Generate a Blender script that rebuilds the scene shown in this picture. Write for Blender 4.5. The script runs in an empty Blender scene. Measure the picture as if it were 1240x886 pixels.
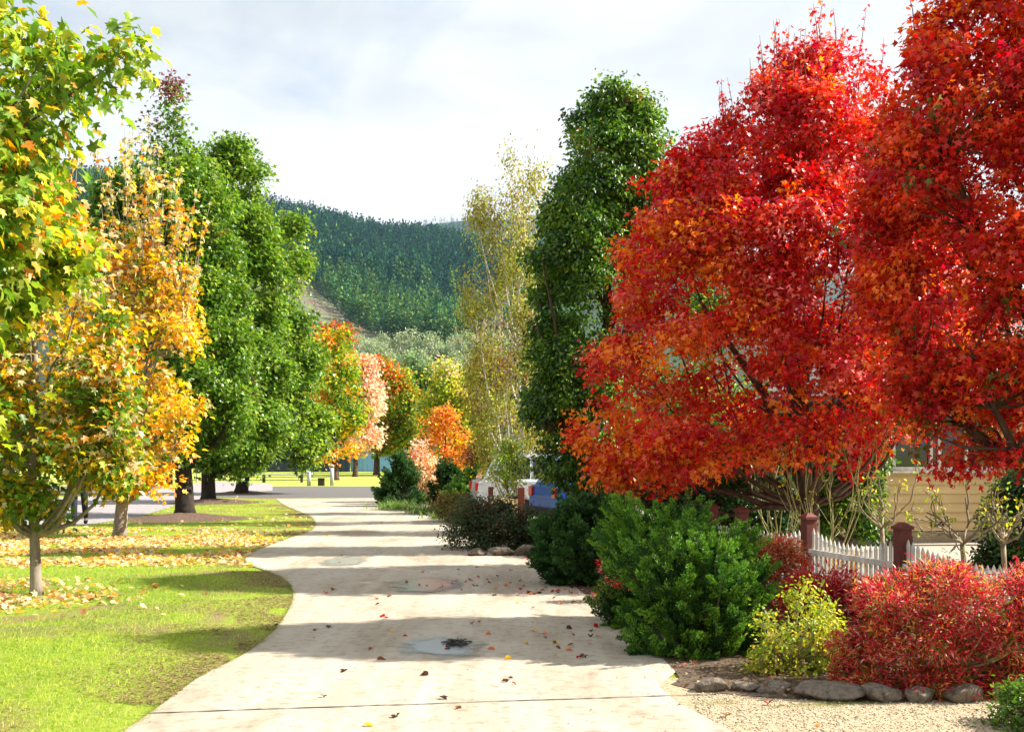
import bpy, bmesh, math, random
import numpy as np
from mathutils import Vector, Matrix
rng = np.random.default_rng(7); random.seed(7)
PI = math.pi; F = 1400.0; CX = 620.0; HY = 545.0; EYE = 1.7
scn = bpy.context.scene; col = scn.collection

def G(px, py, z=0.0):
    """photo position of a point lying at height z -> world"""
    Y = (EYE - z) * F / (py - HY)
    return ((px - CX) * Y / F, Y, z)
def X_at(px, Y): return (px - CX) * Y / F
def Z_at(py, Y): return EYE + (HY - py) * Y / F

# ---------------------------------------------------------------- materials
def new_mat(name):
    m = bpy.data.materials.new(name); m.use_nodes = True
    nt = m.node_tree; nt.nodes.clear()
    return m, nt, nt.nodes, nt.links
def out(nt, sh):
    o = nt.nodes.new('ShaderNodeOutputMaterial'); nt.links.new(sh, o.inputs['Surface'])
def leaf_mat(name, trans=0.4, rough=0.45, spec=0.35, boost=1.25):
    m, nt, N, L = new_mat(name)
    a = N.new('ShaderNodeAttribute'); a.attribute_name = 'tint'
    p = N.new('ShaderNodeBsdfPrincipled'); p.inputs['Roughness'].default_value = rough
    p.inputs['Specular IOR Level'].default_value = spec
    L.new(a.outputs['Color'], p.inputs['Base Color'])
    t = N.new('ShaderNodeBsdfTranslucent')
    v = N.new('ShaderNodeHueSaturation'); v.inputs['Value'].default_value = boost; v.inputs['Saturation'].default_value = 1.05
    L.new(a.outputs['Color'], v.inputs['Color']); L.new(v.outputs['Color'], t.inputs['Color'])
    mx = N.new('ShaderNodeMixShader'); mx.inputs[0].default_value = trans
    L.new(p.outputs[0], mx.inputs[1]); L.new(t.outputs[0], mx.inputs[2]); out(nt, mx.outputs[0])
    return m
def noise(N, L, scale, detail=4, rough=0.55, vec=None, dist=0.0):
    n = N.new('ShaderNodeTexNoise'); n.inputs['Scale'].default_value = scale; n.inputs['Detail'].default_value = detail
    n.inputs['Roughness'].default_value = rough; n.inputs['Distortion'].default_value = dist
    if vec is not None: L.new(vec, n.inputs['Vector'])
    return n
def ramp(N, L, fac, stops):
    r = N.new('ShaderNodeValToRGB'); L.new(fac, r.inputs[0]); e = r.color_ramp.elements
    while len(e) < len(stops): e.new(0.5)
    for k, (p, c) in enumerate(stops):
        e[k].position = p; e[k].color = (*c, 1) if len(c) == 3 else c
    return r
def mixc(N, L, fac, a, b, mode='MIX'):
    m = N.new('ShaderNodeMix'); m.data_type = 'RGBA'; m.blend_type = mode
    for s, v in ((0, fac), (6, a), (7, b)):
        if hasattr(v, 'is_output') or hasattr(v, 'links'): L.new(v, m.inputs[s])
        elif isinstance(v, (int, float)): m.inputs[s].default_value = v
        else: m.inputs[s].default_value = (*v, 1)
    return m.outputs[2]
def surf(name, c1, c2, scale=6, rough=0.8, bump=0.3, bscale=40, c3=None, spec=0.3, stretch=None, bdist=0.01):
    """two/three tone mottled surface with bump"""
    m, nt, N, L = new_mat(name)
    tc = N.new('ShaderNodeTexCoord'); vec = tc.outputs['Object']
    if stretch:
        mp = N.new('ShaderNodeMapping'); mp.inputs['Scale'].default_value = stretch; L.new(vec, mp.inputs[0]); vec = mp.outputs[0]
    n = noise(N, L, scale, 6, 0.6, vec)
    st = [(0.35, c1), (0.65, c2)] if c3 is None else [(0.3, c1), (0.5, c2), (0.7, c3)]
    r = ramp(N, L, n.outputs[0], st)
    p = N.new('ShaderNodeBsdfPrincipled'); p.inputs['Roughness'].default_value = rough; p.inputs['Specular IOR Level'].default_value = spec
    L.new(r.outputs[0], p.inputs['Base Color'])
    n2 = noise(N, L, bscale, 5, 0.6, vec); b = N.new('ShaderNodeBump'); b.inputs['Strength'].default_value = bump; b.inputs['Distance'].default_value = bdist
    L.new(n2.outputs[0], b.inputs['Height']); L.new(b.outputs[0], p.inputs['Normal'])
    out(nt, p.outputs[0]); return m
def plain(name, c, rough=0.5, spec=0.4, metal=0.0, coat=0.0):
    m, nt, N, L = new_mat(name)
    p = N.new('ShaderNodeBsdfPrincipled'); p.inputs['Roughness'].default_value = rough; p.inputs['Specular IOR Level'].default_value = spec
    p.inputs['Metallic'].default_value = metal; p.inputs['Coat Weight'].default_value = coat
    n = noise(N, L, 9, 4); r = ramp(N, L, n.outputs[0], [(0.3, tuple(x * .85 for x in c)), (0.7, tuple(min(1, x * 1.1) for x in c))])
    L.new(r.outputs[0], p.inputs['Base Color']); out(nt, p.outputs[0]); return m

M = {}
M['leaf'] = leaf_mat('leaf'); M['leaf_gloss'] = leaf_mat('leaf_gloss', 0.38, 0.36, 0.45, 1.45)
M['leaf_thin'] = leaf_mat('leaf_thin', 0.42, 0.42, 0.4, 1.4); M['leaf_red'] = leaf_mat('leaf_red', 0.40, 0.36, 0.45, 1.55)
M['needle'] = leaf_mat('needle', 0.25, 0.5, 0.3)
M['pine'] = leaf_mat('pine', 0.15, 0.8, 0.1)
M['grass'] = leaf_mat('grass', 0.45, 0.45, 0.3, 1.3)
M['bark_grey'] = surf('bark_grey', (.16, .13, .10), (.34, .29, .23), 9, .9, .8, 30, stretch=(1, 1, .35))
M['bark_dark'] = surf('bark_dark', (.018, .013, .010), (.05, .038, .028), 9, .95, 1, 25, stretch=(1, 1, .25))
M['bark_brown'] = surf('bark_brown', (.045, .026, .018), (.12, .075, .055), 10, .9, .8, 30, stretch=(1, 1, .35))
M['bark_pale'] = surf('bark_pale', (.35, .32, .27), (.6, .56, .5), 6, .8, .5, 30)
M['rose_bark'] = surf('rose_bark', (.15, .11, .07), (.34, .28, .18), 14, .8, .5, 40)
M['stem_green'] = surf('stem_green', (.22, .22, .08), (.42, .38, .16), 20, .7, .3, 40)
M['white_paint'] = surf('white_paint', (.50, .46, .40), (.80, .78, .73), 9, .6, .25, 60, stretch=(1, 1, .3))
M['red_paint'] = surf('red_paint', (.11, .028, .022), (.17, .045, .036), 8, .6, .3, 50, stretch=(1, 1, .3))
M['cream'] = surf('cream', (.56, .41, .19), (.66, .50, .25), 3, .6, .2, 40, stretch=(.4, 1, 2))
M['rock'] = surf('rock', (.03, .023, .018), (.20, .165, .125), 13, .9, 1, 22, c3=(.085, .068, .052), bdist=.03)
M['black'] = plain('black_rubber', (.012, .012, .013), .7)
M['chrome'] = plain('steel', (.5, .5, .5), .35, metal=.9)
M['dark_wood'] = surf('dark_wood', (.03, .022, .018), (.07, .05, .04), 6, .7, .4, 30)

def ground_mat():
    m, nt, N, L = new_mat('lawn_ground')
    tc = N.new('ShaderNodeTexCoord'); v = tc.outputs['Object']
    n1 = noise(N, L, .55, 6, .6, v, .4); n2 = noise(N, L, 14, 4, .7, v); n3 = noise(N, L, 60, 3, .7, v)
    g = ramp(N, L, n2.outputs[0], [(.3, (.15, .24, .025)), (.5, (.26, .35, .035)), (.7, (.40, .42, .09))])
    b = ramp(N, L, n3.outputs[0], [(.3, (.15, .10, .05)), (.6, (.32, .25, .12)), (.8, (.48, .42, .26))])
    f = ramp(N, L, n1.outputs[0], [(.50, (0, 0, 0)), (.62, (1, 1, 1))])
    c = mixc(N, L, f.outputs[0], g.outputs[0], b.outputs[0])
    p = N.new('ShaderNodeBsdfPrincipled'); p.inputs['Roughness'].default_value = .9; p.inputs['Specular IOR Level'].default_value = .1
    L.new(c, p.inputs['Base Color'])
    bp = N.new('ShaderNodeBump'); bp.inputs['Distance'].default_value = .03; bp.inputs['Strength'].default_value = .8
    L.new(n3.outputs[0], bp.inputs['Height']); L.new(bp.outputs[0], p.inputs['Normal']); out(nt, p.outputs[0]); return m
M['ground'] = ground_mat()
def concrete_mat():
    m, nt, N, L = new_mat('path_concrete')
    tc = N.new('ShaderNodeTexCoord'); v = tc.outputs['Object']
    mp = N.new('ShaderNodeMapping'); mp.inputs['Scale'].default_value = (1, .35, 1); L.new(v, mp.inputs[0])
    n1 = noise(N, L, 1.1, 7, .62, mp.outputs[0], .6); n2 = noise(N, L, 160, 3, .8, v); n3 = noise(N, L, 9, 6, .7, v)
    base = ramp(N, L, n1.outputs[0], [(.30, (.31, .26, .195)), (.46, (.425, .375, .30)), (.66, (.50, .455, .385))])
    sp = ramp(N, L, n2.outputs[0], [(.35, (.42, .38, .33)), (.47, (1, 1, 1)), (.7, (1.12, 1.1, 1.06))])
    c = mixc(N, L, .75, base.outputs[0], sp.outputs[0], 'MULTIPLY')
    st = ramp(N, L, n3.outputs[0], [(.32, (.62, .55, .46)), (.50, (1, 1, 1))])
    mp2 = N.new('ShaderNodeMapping'); mp2.inputs['Scale'].default_value = (2.2, .09, 1); L.new(v, mp2.inputs[0]); n4 = noise(N, L, 1.6, 5, .6, mp2.outputs[0], .3); tk = ramp(N, L, n4.outputs[0], [(.40, (.80, .75, .68)), (.52, (1, 1, 1))]); c = mixc(N, L, .4, c, tk.outputs[0], 'MULTIPLY')
    c = mixc(N, L, .8, c, st.outputs[0], 'MULTIPLY')
    p = N.new('ShaderNodeBsdfPrincipled'); p.inputs['Roughness'].default_value = .8; p.inputs['Specular IOR Level'].default_value = .25
    L.new(c, p.inputs['Base Color'])
    bp = N.new('ShaderNodeBump'); bp.inputs['Distance'].default_value = .004; bp.inputs['Strength'].default_value = .7
    L.new(n2.outputs[0], bp.inputs['Height']); L.new(bp.outputs[0], p.inputs['Normal']); out(nt, p.outputs[0]); return m
M['concrete'] = concrete_mat()
M['asphalt'] = surf('asphalt', (.09, .085, .085), (.16, .15, .145), 30, .9, .5, 120)
M['pale_path'] = surf('pale_path', (.24, .22, .23), (.36, .33, .33), 8, .9, .5, 90)
M['soil'] = surf('bed_soil', (.05, .035, .024), (.13, .09, .06), 22, .95, 1, 50, c3=(.2, .15, .1), bdist=.03)
M['mulch'] = surf('mulch', (.035, .022, .016), (.14, .085, .06), 30, .95, 1, 50, c3=(.26, .18, .13), bdist=.03)
M['gravel'] = surf('gravel', (.16, .12, .07), (.42, .34, .22), 45, .9, 1, 90, c3=(.55, .46, .32), bdist=.01)
M['moss'] = surf('moss', (.10, .14, .02), (.26, .26, .06), 25, .95, 1, 60)
M['yard'] = surf('yard_paving', (.34, .30, .24), (.46, .41, .33), 12, .9, .5, 80)

# ---------------------------------------------------------------- object helpers
def tag(o, label=None, cat=None, group=None, kind=None):
    for k, v in (('label', label), ('category', cat), ('group', group), ('kind', kind)):
        if v: o[k] = v
    return o
def thing(name, label, cat, loc=(0, 0, 0), group=None, rz=0):
    o = bpy.data.objects.new(name, None); col.objects.link(o); o.location = loc; o.rotation_euler = (0, 0, rz)
    o.empty_display_size = .2
    return tag(o, label, cat, group)
def link(name, me, mat, parent=None, loc=(0, 0, 0)):
    o = bpy.data.objects.new(name, me); col.objects.link(o); o.location = loc
    if mat is not None and len(me.materials) == 0: me.materials.append(mat)
    if parent is not None: o.parent = parent
    return o
def copy_thing(o, parent=None):
    c = o.copy(); col.objects.link(c)
    if parent is not None: c.parent = parent
    for ch in [x for x in bpy.data.objects if x.parent == o]: copy_thing(ch, c)
    return c
def np_mesh(name, V, T, C=None, smooth=False):
    """V (n,3), T (m,k) equal sized faces, C (n,3) per vertex tint"""
    me = bpy.data.meshes.new(name); V = np.asarray(V, np.float32); T = np.asarray(T, np.int32); k = T.shape[1]
    me.vertices.add(len(V)); me.vertices.foreach_set('co', V.ravel())
    me.loops.add(T.size); me.loops.foreach_set('vertex_index', T.ravel())
    me.polygons.add(len(T)); me.polygons.foreach_set('loop_start', np.arange(0, T.size, k, dtype=np.int32))
    me.polygons.foreach_set('loop_total', np.full(len(T), k, np.int32))
    if smooth: me.polygons.foreach_set('use_smooth', np.ones(len(T), bool))
    me.update(calc_edges=True)
    if C is not None:
        a = me.color_attributes.new('tint', 'FLOAT_COLOR', 'POINT')
        a.data.foreach_set('color', np.concatenate([C, np.ones((len(C), 1))], 1).astype(np.float32).ravel())
    return me
class MB:
    def __init__(s): s.v = []; s.f = []
    def box(s, c, d, rz=0.0, taper=1.0):
        x, y, z = [q / 2 for q in d]; b = len(s.v); cs, sn = math.cos(rz), math.sin(rz)
        for dz in (-1, 1):
            t = taper if dz > 0 else 1
            for dx, dy in ((-1, -1), (1, -1), (1, 1), (-1, 1)):
                X, Y = dx * x * t, dy * y * t
                s.v.append((c[0] + X * cs - Y * sn, c[1] + X * sn + Y * cs, c[2] + dz * z))
        for f in ((0, 3, 2, 1), (4, 5, 6, 7), (0, 1, 5, 4), (1, 2, 6, 5), (2, 3, 7, 6), (3, 0, 4, 7)): s.f.append(tuple(b + i for i in f))
        return s
    def prism(s, pts, y0, y1):
        """pts in xz, extruded along y"""
        b = len(s.v); n = len(pts)
        for y in (y0, y1):
            for p in pts: s.v.append((p[0], y, p[1]))
        s.f.append(tuple(range(b, b + n))); s.f.append(tuple(range(b + 2 * n - 1, b + n - 1, -1)))
        for i in range(n):
            j = (i + 1) % n; s.f.append((b + i, b + n + i, b + n + j, b + j))
        return s
    def tube(s, pts, rad, n=6, cap=True):
        P = [Vector(p) for p in pts]; b = len(s.v); up = Vector((.13, .31, .94)).normalized()
        for i, p in enumerate(P):
            d = (P[min(i + 1, len(P) - 1)] - P[max(i - 1, 0)])
            d = d.normalized() if d.length > 1e-9 else Vector((0, 0, 1))
            a = d.cross(up)
            if a.length < .1: a = d.cross(Vector((1, 0, 0)))
            a.normalize(); c = d.cross(a)
            r = rad[i] if hasattr(rad, '__len__') else rad
            for k in range(n):
                t = 2 * PI * k / n; s.v.append(tuple(p + (a * math.cos(t) + c * math.sin(t)) * r))
        for i in range(len(P) - 1):
            for k in range(n):
                k2 = (k + 1) % n; s.f.append((b + i * n + k, b + i * n + k2, b + (i + 1) * n + k2, b + (i + 1) * n + k))
        if cap:
            s.f.append(tuple(b + k for k in range(n))); s.f.append(tuple(b + (len(P) - 1) * n + k for k in range(n - 1, -1, -1)))
        return s
    def mesh(s, name, smooth=False, bevel=0):
        me = bpy.data.meshes.new(name); me.from_pydata(s.v, [], s.f)
        bm = bmesh.new(); bm.from_mesh(me); bmesh.ops.recalc_face_normals(bm, faces=bm.faces)
        if bevel: bmesh.ops.bevel(bm, geom=bm.edges[:], offset=bevel, segments=2, affect='EDGES', profile=.6)
        bm.to_mesh(me); bm.free()
        if smooth:
            for p in me.polygons: p.use_smooth = True
        me.update(); return me
    def build(s, name, mat, parent=None, smooth=False, bevel=0, loc=(0, 0, 0)):
        return link(name, s.mesh(name, smooth, bevel), mat, parent, loc)

# ---------------------------------------------------------------- leaves
def fan(outline, cup=0.12):
    n = len(outline); V = [(0, .45, -cup)] + [(x, y, 0) for x, y in outline]
    T = [(0, 1 + i, 1 + (i + 1) % n) for i in range(n)]
    return np.array(V, float), np.array(T)
def lobed(n, base=.18, lob=.62, inner=.26, spread=2.25):
    """palmate leaf: n pointed lobes fanned around the middle, stem at the origin"""
    o = [(0, .0)]
    for i in range(n):
        a = -spread + 2 * spread * i / (n - 1); l = lob * (1 - .22 * abs(a) / spread)
        o.append((math.sin(a) * l, .45 + math.cos(a) * l))
        if i < n - 1:
            a2 = a + spread / (n - 1); o.append((math.sin(a2) * inner, .45 + math.cos(a2) * inner))
    V, T = fan(o); V[:, 2] -= .5 * (V[:, 0] ** 2 + (V[:, 1] - .4) ** 2) - .22 * np.abs(V[:, 0]); return V, T
LEAF = {
    'star': lobed(5), 'maple': lobed(3, lob=.66, inner=.22, spread=1.35),
    'oval': (np.array([(0, 0, 0), (.27, .35, .05), (.22, .75, .03), (0, 1, -.1), (-.22, .75, .03), (-.27, .35, .05), (0, .5, -.05)], float),
             np.array([(0, 1, 6), (1, 2, 6), (2, 3, 6), (3, 4, 6), (4, 5, 6), (5, 0, 6)])),
    'diamond': (np.array([(0, 0, 0), (.3, .5, .08), (0, 1, -.08), (-.3, .5, .08)], float), np.array([(0, 1, 2), (0, 2, 3)])),
    'lance': (np.array([(0, 0, 0), (.13, .4, .05), (0, 1, -.15), (-.13, .4, .05)], float), np.array([(0, 1, 2), (0, 2, 3)])),
    'scale': (np.array([(0, 0, 0), (.2, .45, .04), (0, 1, -.03), (-.2, .45, .04)], float), np.array([(0, 1, 2), (0, 2, 3)])),
    'blade': (np.array([(-.045, 0, 0), (.045, 0, 0), (0, 1, .25)], float), np.array([(0, 1, 2)])),
}
def unit(a): return a / np.maximum(np.linalg.norm(a, axis=1, keepdims=True), 1e-9)
def leaf_arrays(P, D, Nn, S, kind, C):
    V0, T0 = LEAF[kind]; n = len(P); d = unit(D); nn = unit(Nn - (Nn * d).sum(1, keepdims=True) * d); s = np.cross(d, nn)
    V = P[:, None, :] + S[:, None, None] * (V0[None, :, 0:1] * s[:, None, :] + V0[None, :, 1:2] * d[:, None, :] + V0[None, :, 2:3] * nn[:, None, :])
    T = T0[None] + (np.arange(n) * len(V0))[:, None, None]
    return V.reshape(-1, 3), T.reshape(-1, 3), np.repeat(C, len(V0), 0)
def n3(P, f, seed=0):
    r = np.random.default_rng(seed + 11); v = np.zeros(len(P))
    for o in range(5):
        k = r.normal(size=3); k = k / np.linalg.norm(k) * f * (1 + .35 * o); v += np.sin(P @ k + r.uniform(0, 6.3))
    return v / 2.2
def tints(cols, W, g, jit=.18):
    """pick one of cols by weight rows W (n,k)"""
    W = np.asarray(W, float); W = np.maximum(W, 0) + 1e-6; cw = np.cumsum(W / W.sum(1, keepdims=True), 1)
    i = (g.random(len(W))[:, None] > cw).sum(1).clip(0, len(cols) - 1)
    return np.asarray(cols, float)[i]

BR = {}
def limbs(mb, base, clumps, z0, r0, nl, g, nsub, tips=.012, top=None, lean=.5, lr=.75):
    """main limbs from the trunk and thinner ones reaching the foliage clumps"""
    base = np.array(base, float); top = np.array(top if top is not None else (base[0], base[1], clumps[:, 2].max()), float)
    idx = g.choice(len(clumps), min(nl, len(clumps)), replace=False); nodes = []
    def axis(z):
        t = np.clip((z - base[2]) / max(top[2] - base[2], .01), 0, 1); return base + (top - base) * t
    H = top[2] - z0
    for i in idx:
        c = clumps[i]; h = np.hypot(*(c[:2] - axis(c[2])[:2])); za = max(z0 * .75, c[2] - h * (1.0 + lean) - .1 * H)
        a = axis(za); pts = []
        rr = r0 * lr * max(.12, .62 * (1 - (za - z0) / max(H, .1)))
        for t in np.linspace(0, 1, 6):
            p = a + (c - a) * t; p[2] += -(c[2] - za) * .22 * math.sin(PI * t); p = p + g.normal(size=3) * .03 * h * (0 < t < 1); pts.append(p)
            nodes.append((p, rr * (1 - t * .8)))
        mb.tube(pts, [rr * (1 - .85 * t) + tips * .4 for t in np.linspace(0, 1, 6)], 6)
    NP = np.array([n[0] for n in nodes]); NR = np.array([n[1] for n in nodes])
    for i in g.choice(len(clumps), min(nsub, len(clumps)), replace=False):
        c = clumps[i]; d = np.linalg.norm(NP - c, axis=1) + np.maximum(0, NP[:, 2] - c[2] + .1) * 2; j = d.argmin(); a = NP[j]
        mid = (a + c) / 2 + g.normal(size=3) * .08 * np.linalg.norm(c - a)
        r = min(NR[j] * .7, tips * 2.2); mb.tube([a, mid, c], [r, r * .7, tips * .3], 4)
def wmat(f, u, v, n): return np.stack([np.zeros(len(u)) + q for q in f(u, v, n)], 1)
def foliage(clumps, outw, u, v, g, nleaf, cr, kind, size, cols, wfun, ao=.5, az=-.4, ar=.7, nup=.8, nr=.6, flat=.75, jit=.2, own=.3, seed=0):
    n = len(clumps); rep = np.repeat(np.arange(n), nleaf); m = len(rep)
    off = np.clip(g.normal(size=(m, 3)), -1.9, 1.9) * cr * np.array([1, 1, flat]) * .62 * (g.uniform(.7, 1.25, n)[rep])[:, None]
    P = clumps[rep] + off
    O = outw[rep] + off / cr * .5
    D = O * ao + np.array([0, 0, az]) + g.normal(size=(m, 3)) * ar
    Nn = O * .45 + np.array([0, 0, nup]) + g.normal(size=(m, 3)) * nr
    S = size * g.uniform(.65, 1.2, m)
    Wc = wmat(wfun, u, v, n3(clumps, 1.6, seed)) if callable(wfun) else np.tile(wfun, (n, 1))
    C = tints(cols, Wc, g)[rep]; own_m = g.random(m) < own; C[own_m] = tints(cols, Wc[rep][own_m], g)
    C = C * g.lognormal(0, jit, m)[:, None] * (1 + g.normal(size=(m, 3)) * .06); C = np.clip(C, .002, .95)
    return leaf_arrays(P, D, Nn, S, kind, C)
def crown_points(rows, Y, n, g, df, dcap, cr, edge=.62, gap=-9, gapf=1.6, seed=0, lumps=.12, nb=34, bough=.34, spike=.10, fill=.14):
    """clump centres grouped on boughs: each bough is a flattened cloud of clumps, with creases of shade between them"""
    R = np.array(sorted([(Z_at(r[0], Y), X_at((r[1] + r[2]) / 2, Y), (X_at(r[2], Y) - X_at(r[1], Y)) / 2) for r in rows]))
    zs = np.linspace(R[0, 0], R[-1, 0], 400); w = np.interp(zs, R[:, 0], R[:, 2]); xc = np.interp(zs, R[:, 0], R[:, 1]); zl, zh = R[0, 0], R[-1, 0]
    q = w + .3 * w.mean(); q /= q.sum(); wm = np.quantile(w, .6)
    def place(k, shrink, e):
        i = g.choice(400, k, p=q); ph = g.uniform(0, 2 * PI, k); r = np.where(g.random(k) < e, g.uniform(.8, 1, k), np.sqrt(g.random(k)) * .9)
        sh = np.minimum(shrink, w[i] * .72); W = w[i] - sh * .78; D = np.minimum(w[i] * df, dcap); D = np.maximum(D - sh * .8, D * .3)
        z = np.clip(zs[i], zl + np.minimum(shrink, (zh - zl) * .2) * .5, zh - np.minimum(shrink, (zh - zl) * .2) * .6)
        return np.stack([xc[i] + W * r * np.cos(ph), Y + D * r * np.sin(ph), z], 1), ph, r, w[i]
    rb0 = bough * wm; B, bph, br, bw = place(nb, rb0, .8); rb = np.minimum(rb0 * g.uniform(.65, 1.25, nb), bw * .62)
    nf = int(n * fill); k = n - nf; bi = g.choice(nb, k, p=rb ** 1.7 / (rb ** 1.7).sum())
    d = unit(g.normal(size=(k, 3)) + np.stack([np.cos(bph[bi]) * br[bi] * .7, np.sin(bph[bi]) * br[bi] * .7, np.full(k, .35)], 1))
    rr = g.uniform(.45, 1, k) ** .5 * np.where(g.random(k) < spike, g.uniform(1.1, 1.45, k), 1)
    P = B[bi] + d * (rb[bi] * rr)[:, None] * np.array([1, min(1, df * 1.2), .8])
    F_, fph, fr, fw = place(nf, rb0 * .6, .2); P = np.concatenate([P, F_]); d = np.concatenate([d, unit(np.stack([np.cos(fph) * fr, np.sin(fph) * fr, fr * 0 + .3], 1))])
    keep = (n3(P, gapf, seed) > gap) | (g.random(len(P)) < .25); P, d = P[keep], d[keep]
    P[:, 2] = np.maximum(P[:, 2], zl + .15 * cr)
    wi = np.interp(P[:, 2], zs, w); u = np.clip((P[:, 0] - np.interp(P[:, 2], zs, xc)) / wi, -1.2, 1.2); v = np.clip((P[:, 2] - zl) / (zh - zl), 0, 1)
    o = unit(d + .5 * np.stack([u, (P[:, 1] - Y) / np.minimum(wi * df, dcap).clip(.05), v - .4], 1)); return P, o, u, v

def tree(name, label, cat, Y, rows, basepx, cols, wfun, group=None, tr=.1, n=300, nleaf=60, cr=.3, kind='diamond', size=.08, df=.8, dcap=9, edge=.62, gap=-9,
         gapf=1.6, bark='bark_brown', nl=10, nsub=80, mat='leaf', seed=0, twigs=0, twl=.9, stems=1, lumps=.12, trunk_top=None, crown_part='crown', tips=.01, lean=.5, fork=None, nb=34, bough=.34, spike=.1, fill=.14, **kw):
    g = np.random.default_rng(seed + 100); bx = X_at(basepx, Y); base = np.array((bx, Y, 0.0))
    C, O, U, Vv = crown_points(rows, Y, n, g, df, dcap, cr, edge, gap, gapf, seed, lumps, nb, bough, spike, fill)
    root = thing(name, label, cat, (bx, Y, 0), group)
    zt = C[:, 2].max(); z0 = C[:, 2].min(); tt = trunk_top or zt
    topx = C[C[:, 2] > np.quantile(C[:, 2], .93)][:, 0].mean()
    mb = MB(); top = np.array((bx + (topx - bx) * .7, Y, tt - .2)); hh = top[2]
    k = 9; pts = []; rad = []
    for i in range(k):
        t = i / (k - 1); p = base + (top - base) * t + np.array((g.normal() * .02 * hh * t * (1 - t) * 2, g.normal() * .02 * hh * t * (1 - t) * 2, 0)); pts.append(p)
        rad.append(tr * ((1 - t) ** .8 * .95 + .05) * (1.35 if i == 0 else 1))
    pts.insert(1, base + (top - base) * .02); rad.insert(1, tr * 1.08)
    if tr > 0:
        if fork is None: mb.tube(pts, rad, 10)
        else:
            zf = fork; mb.tube([base, base + [0, 0, .1], base + [0, 0, zf]], [tr * 1.35, tr, tr * .85], 10)
            for q in range(5):
                a = q * 1.26 + .4; e = base + np.array((math.cos(a) * 1.5, math.sin(a) * .7, zf + 2.6 + .5 * (q % 2)))
                mb.tube([base + [0, 0, zf - .15], base + [math.cos(a) * .25, math.sin(a) * .2, zf + .5], base + [math.cos(a) * .6, math.sin(a) * .35, zf + 1.3], e], [tr * .62, tr * .5, tr * .38, tr * .15], 8)
        mb.build('trunk', M[bark], root, smooth=True, loc=(-bx, -Y, 0))
    mb = MB(); limbs(mb, base, C, max(z0, .15), max(tr, .02), nl, g, nsub, tips, top, lean, .28 if fork else .75)
    extra = []
    if twigs:
        hi = np.nonzero(Vv > .55)[0]; hi = hi[np.argsort(-C[hi, 2] - g.random(len(hi)) * 1.5)][:twigs * 3]
        for i in g.choice(hi, min(twigs, len(hi)), replace=False):
            a = C[i]; L_ = twl * g.uniform(.5, 1.1); e = a + np.array((g.normal() * .12 * L_ + O[i][0] * .12 * L_, g.normal() * .1 * L_, L_))
            m_ = (a + e) / 2 + g.normal(size=3) * .03; mb.tube([a, m_, e], [tips * .8, tips * .55, tips * .2], 4)
            for t in g.uniform(.1, 1, max(7, int(L_ * 7))): extra.append(a + (e - a) * t)
    if mb.v: mb.build('branches', M[bark], root, smooth=True, loc=(-bx, -Y, 0))
    A = foliage(C, O, U, Vv, g, nleaf, cr, kind, size, cols, wfun, seed=seed, **kw)
    if extra:
        E = np.array(extra); o = unit(g.normal(size=E.shape)); B = foliage(E, o, np.zeros(len(E)), np.ones(len(E)), g, 2, .05, kind, size * .9, cols, wfun, seed=seed, **kw)
        A = (np.concatenate([A[0], B[0]]), np.concatenate([A[1], B[1] + len(A[0])]), np.concatenate([A[2], B[2]]))
    link(crown_part, np_mesh(crown_part, *A), M[mat], root, (-bx, -Y, 0))
    return root

def plume_shrub(name, label, Y, rows, cols, wfun, nplume=500, per=170, L=.3, wd=.12, leaf=.035, group='clipped conifer shrubs along the path', df=.9, dcap=9, seed=0, cat='shrub', up=.8, nb=26):
    g = np.random.default_rng(seed + 500); C, O, U, V = crown_points(rows, Y, nplume, g, df, dcap, L * .5, .8, -9, 1.6, seed, .14, nb, .36, .2)
    bx = float(np.median(C[:, 0])); root = thing(name, label, cat, (bx, Y, 0), group)
    A = O * np.array([1, 1, .6]) * 1.0 + np.array([0, 0, up]) + g.normal(size=O.shape) * .22; A = unit(A)
    start = C - A * L * .5; n = len(C); rep = np.repeat(np.arange(n), per); m = len(rep); t = g.random(m) ** .85
    Li = (L * g.uniform(.6, 1.25, n))[rep]
    side = unit(np.cross(A, g.normal(size=A.shape)))[rep]; oth = np.cross(A[rep], side)
    a = g.uniform(0, 2 * PI, m); rr = wd * (.25 + .75 * (1 - t) ** .8) * np.sqrt(g.random(m)) * .75
    R = side * (np.cos(a) * rr)[:, None] + oth * (np.sin(a) * rr * .45)[:, None]
    P = start[rep] + A[rep] * (t * Li)[:, None] + R + np.array([0, 0, -.04]) * (t * t)[:, None]
    P[:, 2] = np.maximum(P[:, 2], .02)
    D = A[rep] + unit(R + 1e-6) * .75 + g.normal(size=P.shape) * .25; Nn = O[rep] + g.normal(size=P.shape) * .5
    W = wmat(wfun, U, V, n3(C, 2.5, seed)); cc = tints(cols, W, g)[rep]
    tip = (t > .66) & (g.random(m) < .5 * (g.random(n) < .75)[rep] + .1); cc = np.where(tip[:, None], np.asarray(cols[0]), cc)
    cc = np.clip(cc * g.lognormal(0, .22, m)[:, None], .002, .9)
    mb = MB(); base = np.array((bx, Y, 0))
    for i in g.choice(n, min(60, n), replace=False): mb.tube([base + g.normal(size=3) * [.08, .08, 0], (base + start[i]) / 2 + [0, 0, -.05], start[i] + A[i] * L * .6], [.022, .014, .004], 5)
    mb.build('branches', M['bark_brown'], root, True, loc=(-bx, -Y, 0))
    link('foliage', np_mesh('foliage', *leaf_arrays(P, D, Nn, leaf * g.uniform(.6, 1.3, m), 'scale', cc)), M['needle'], root, (-bx, -Y, 0))
    return root

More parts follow.
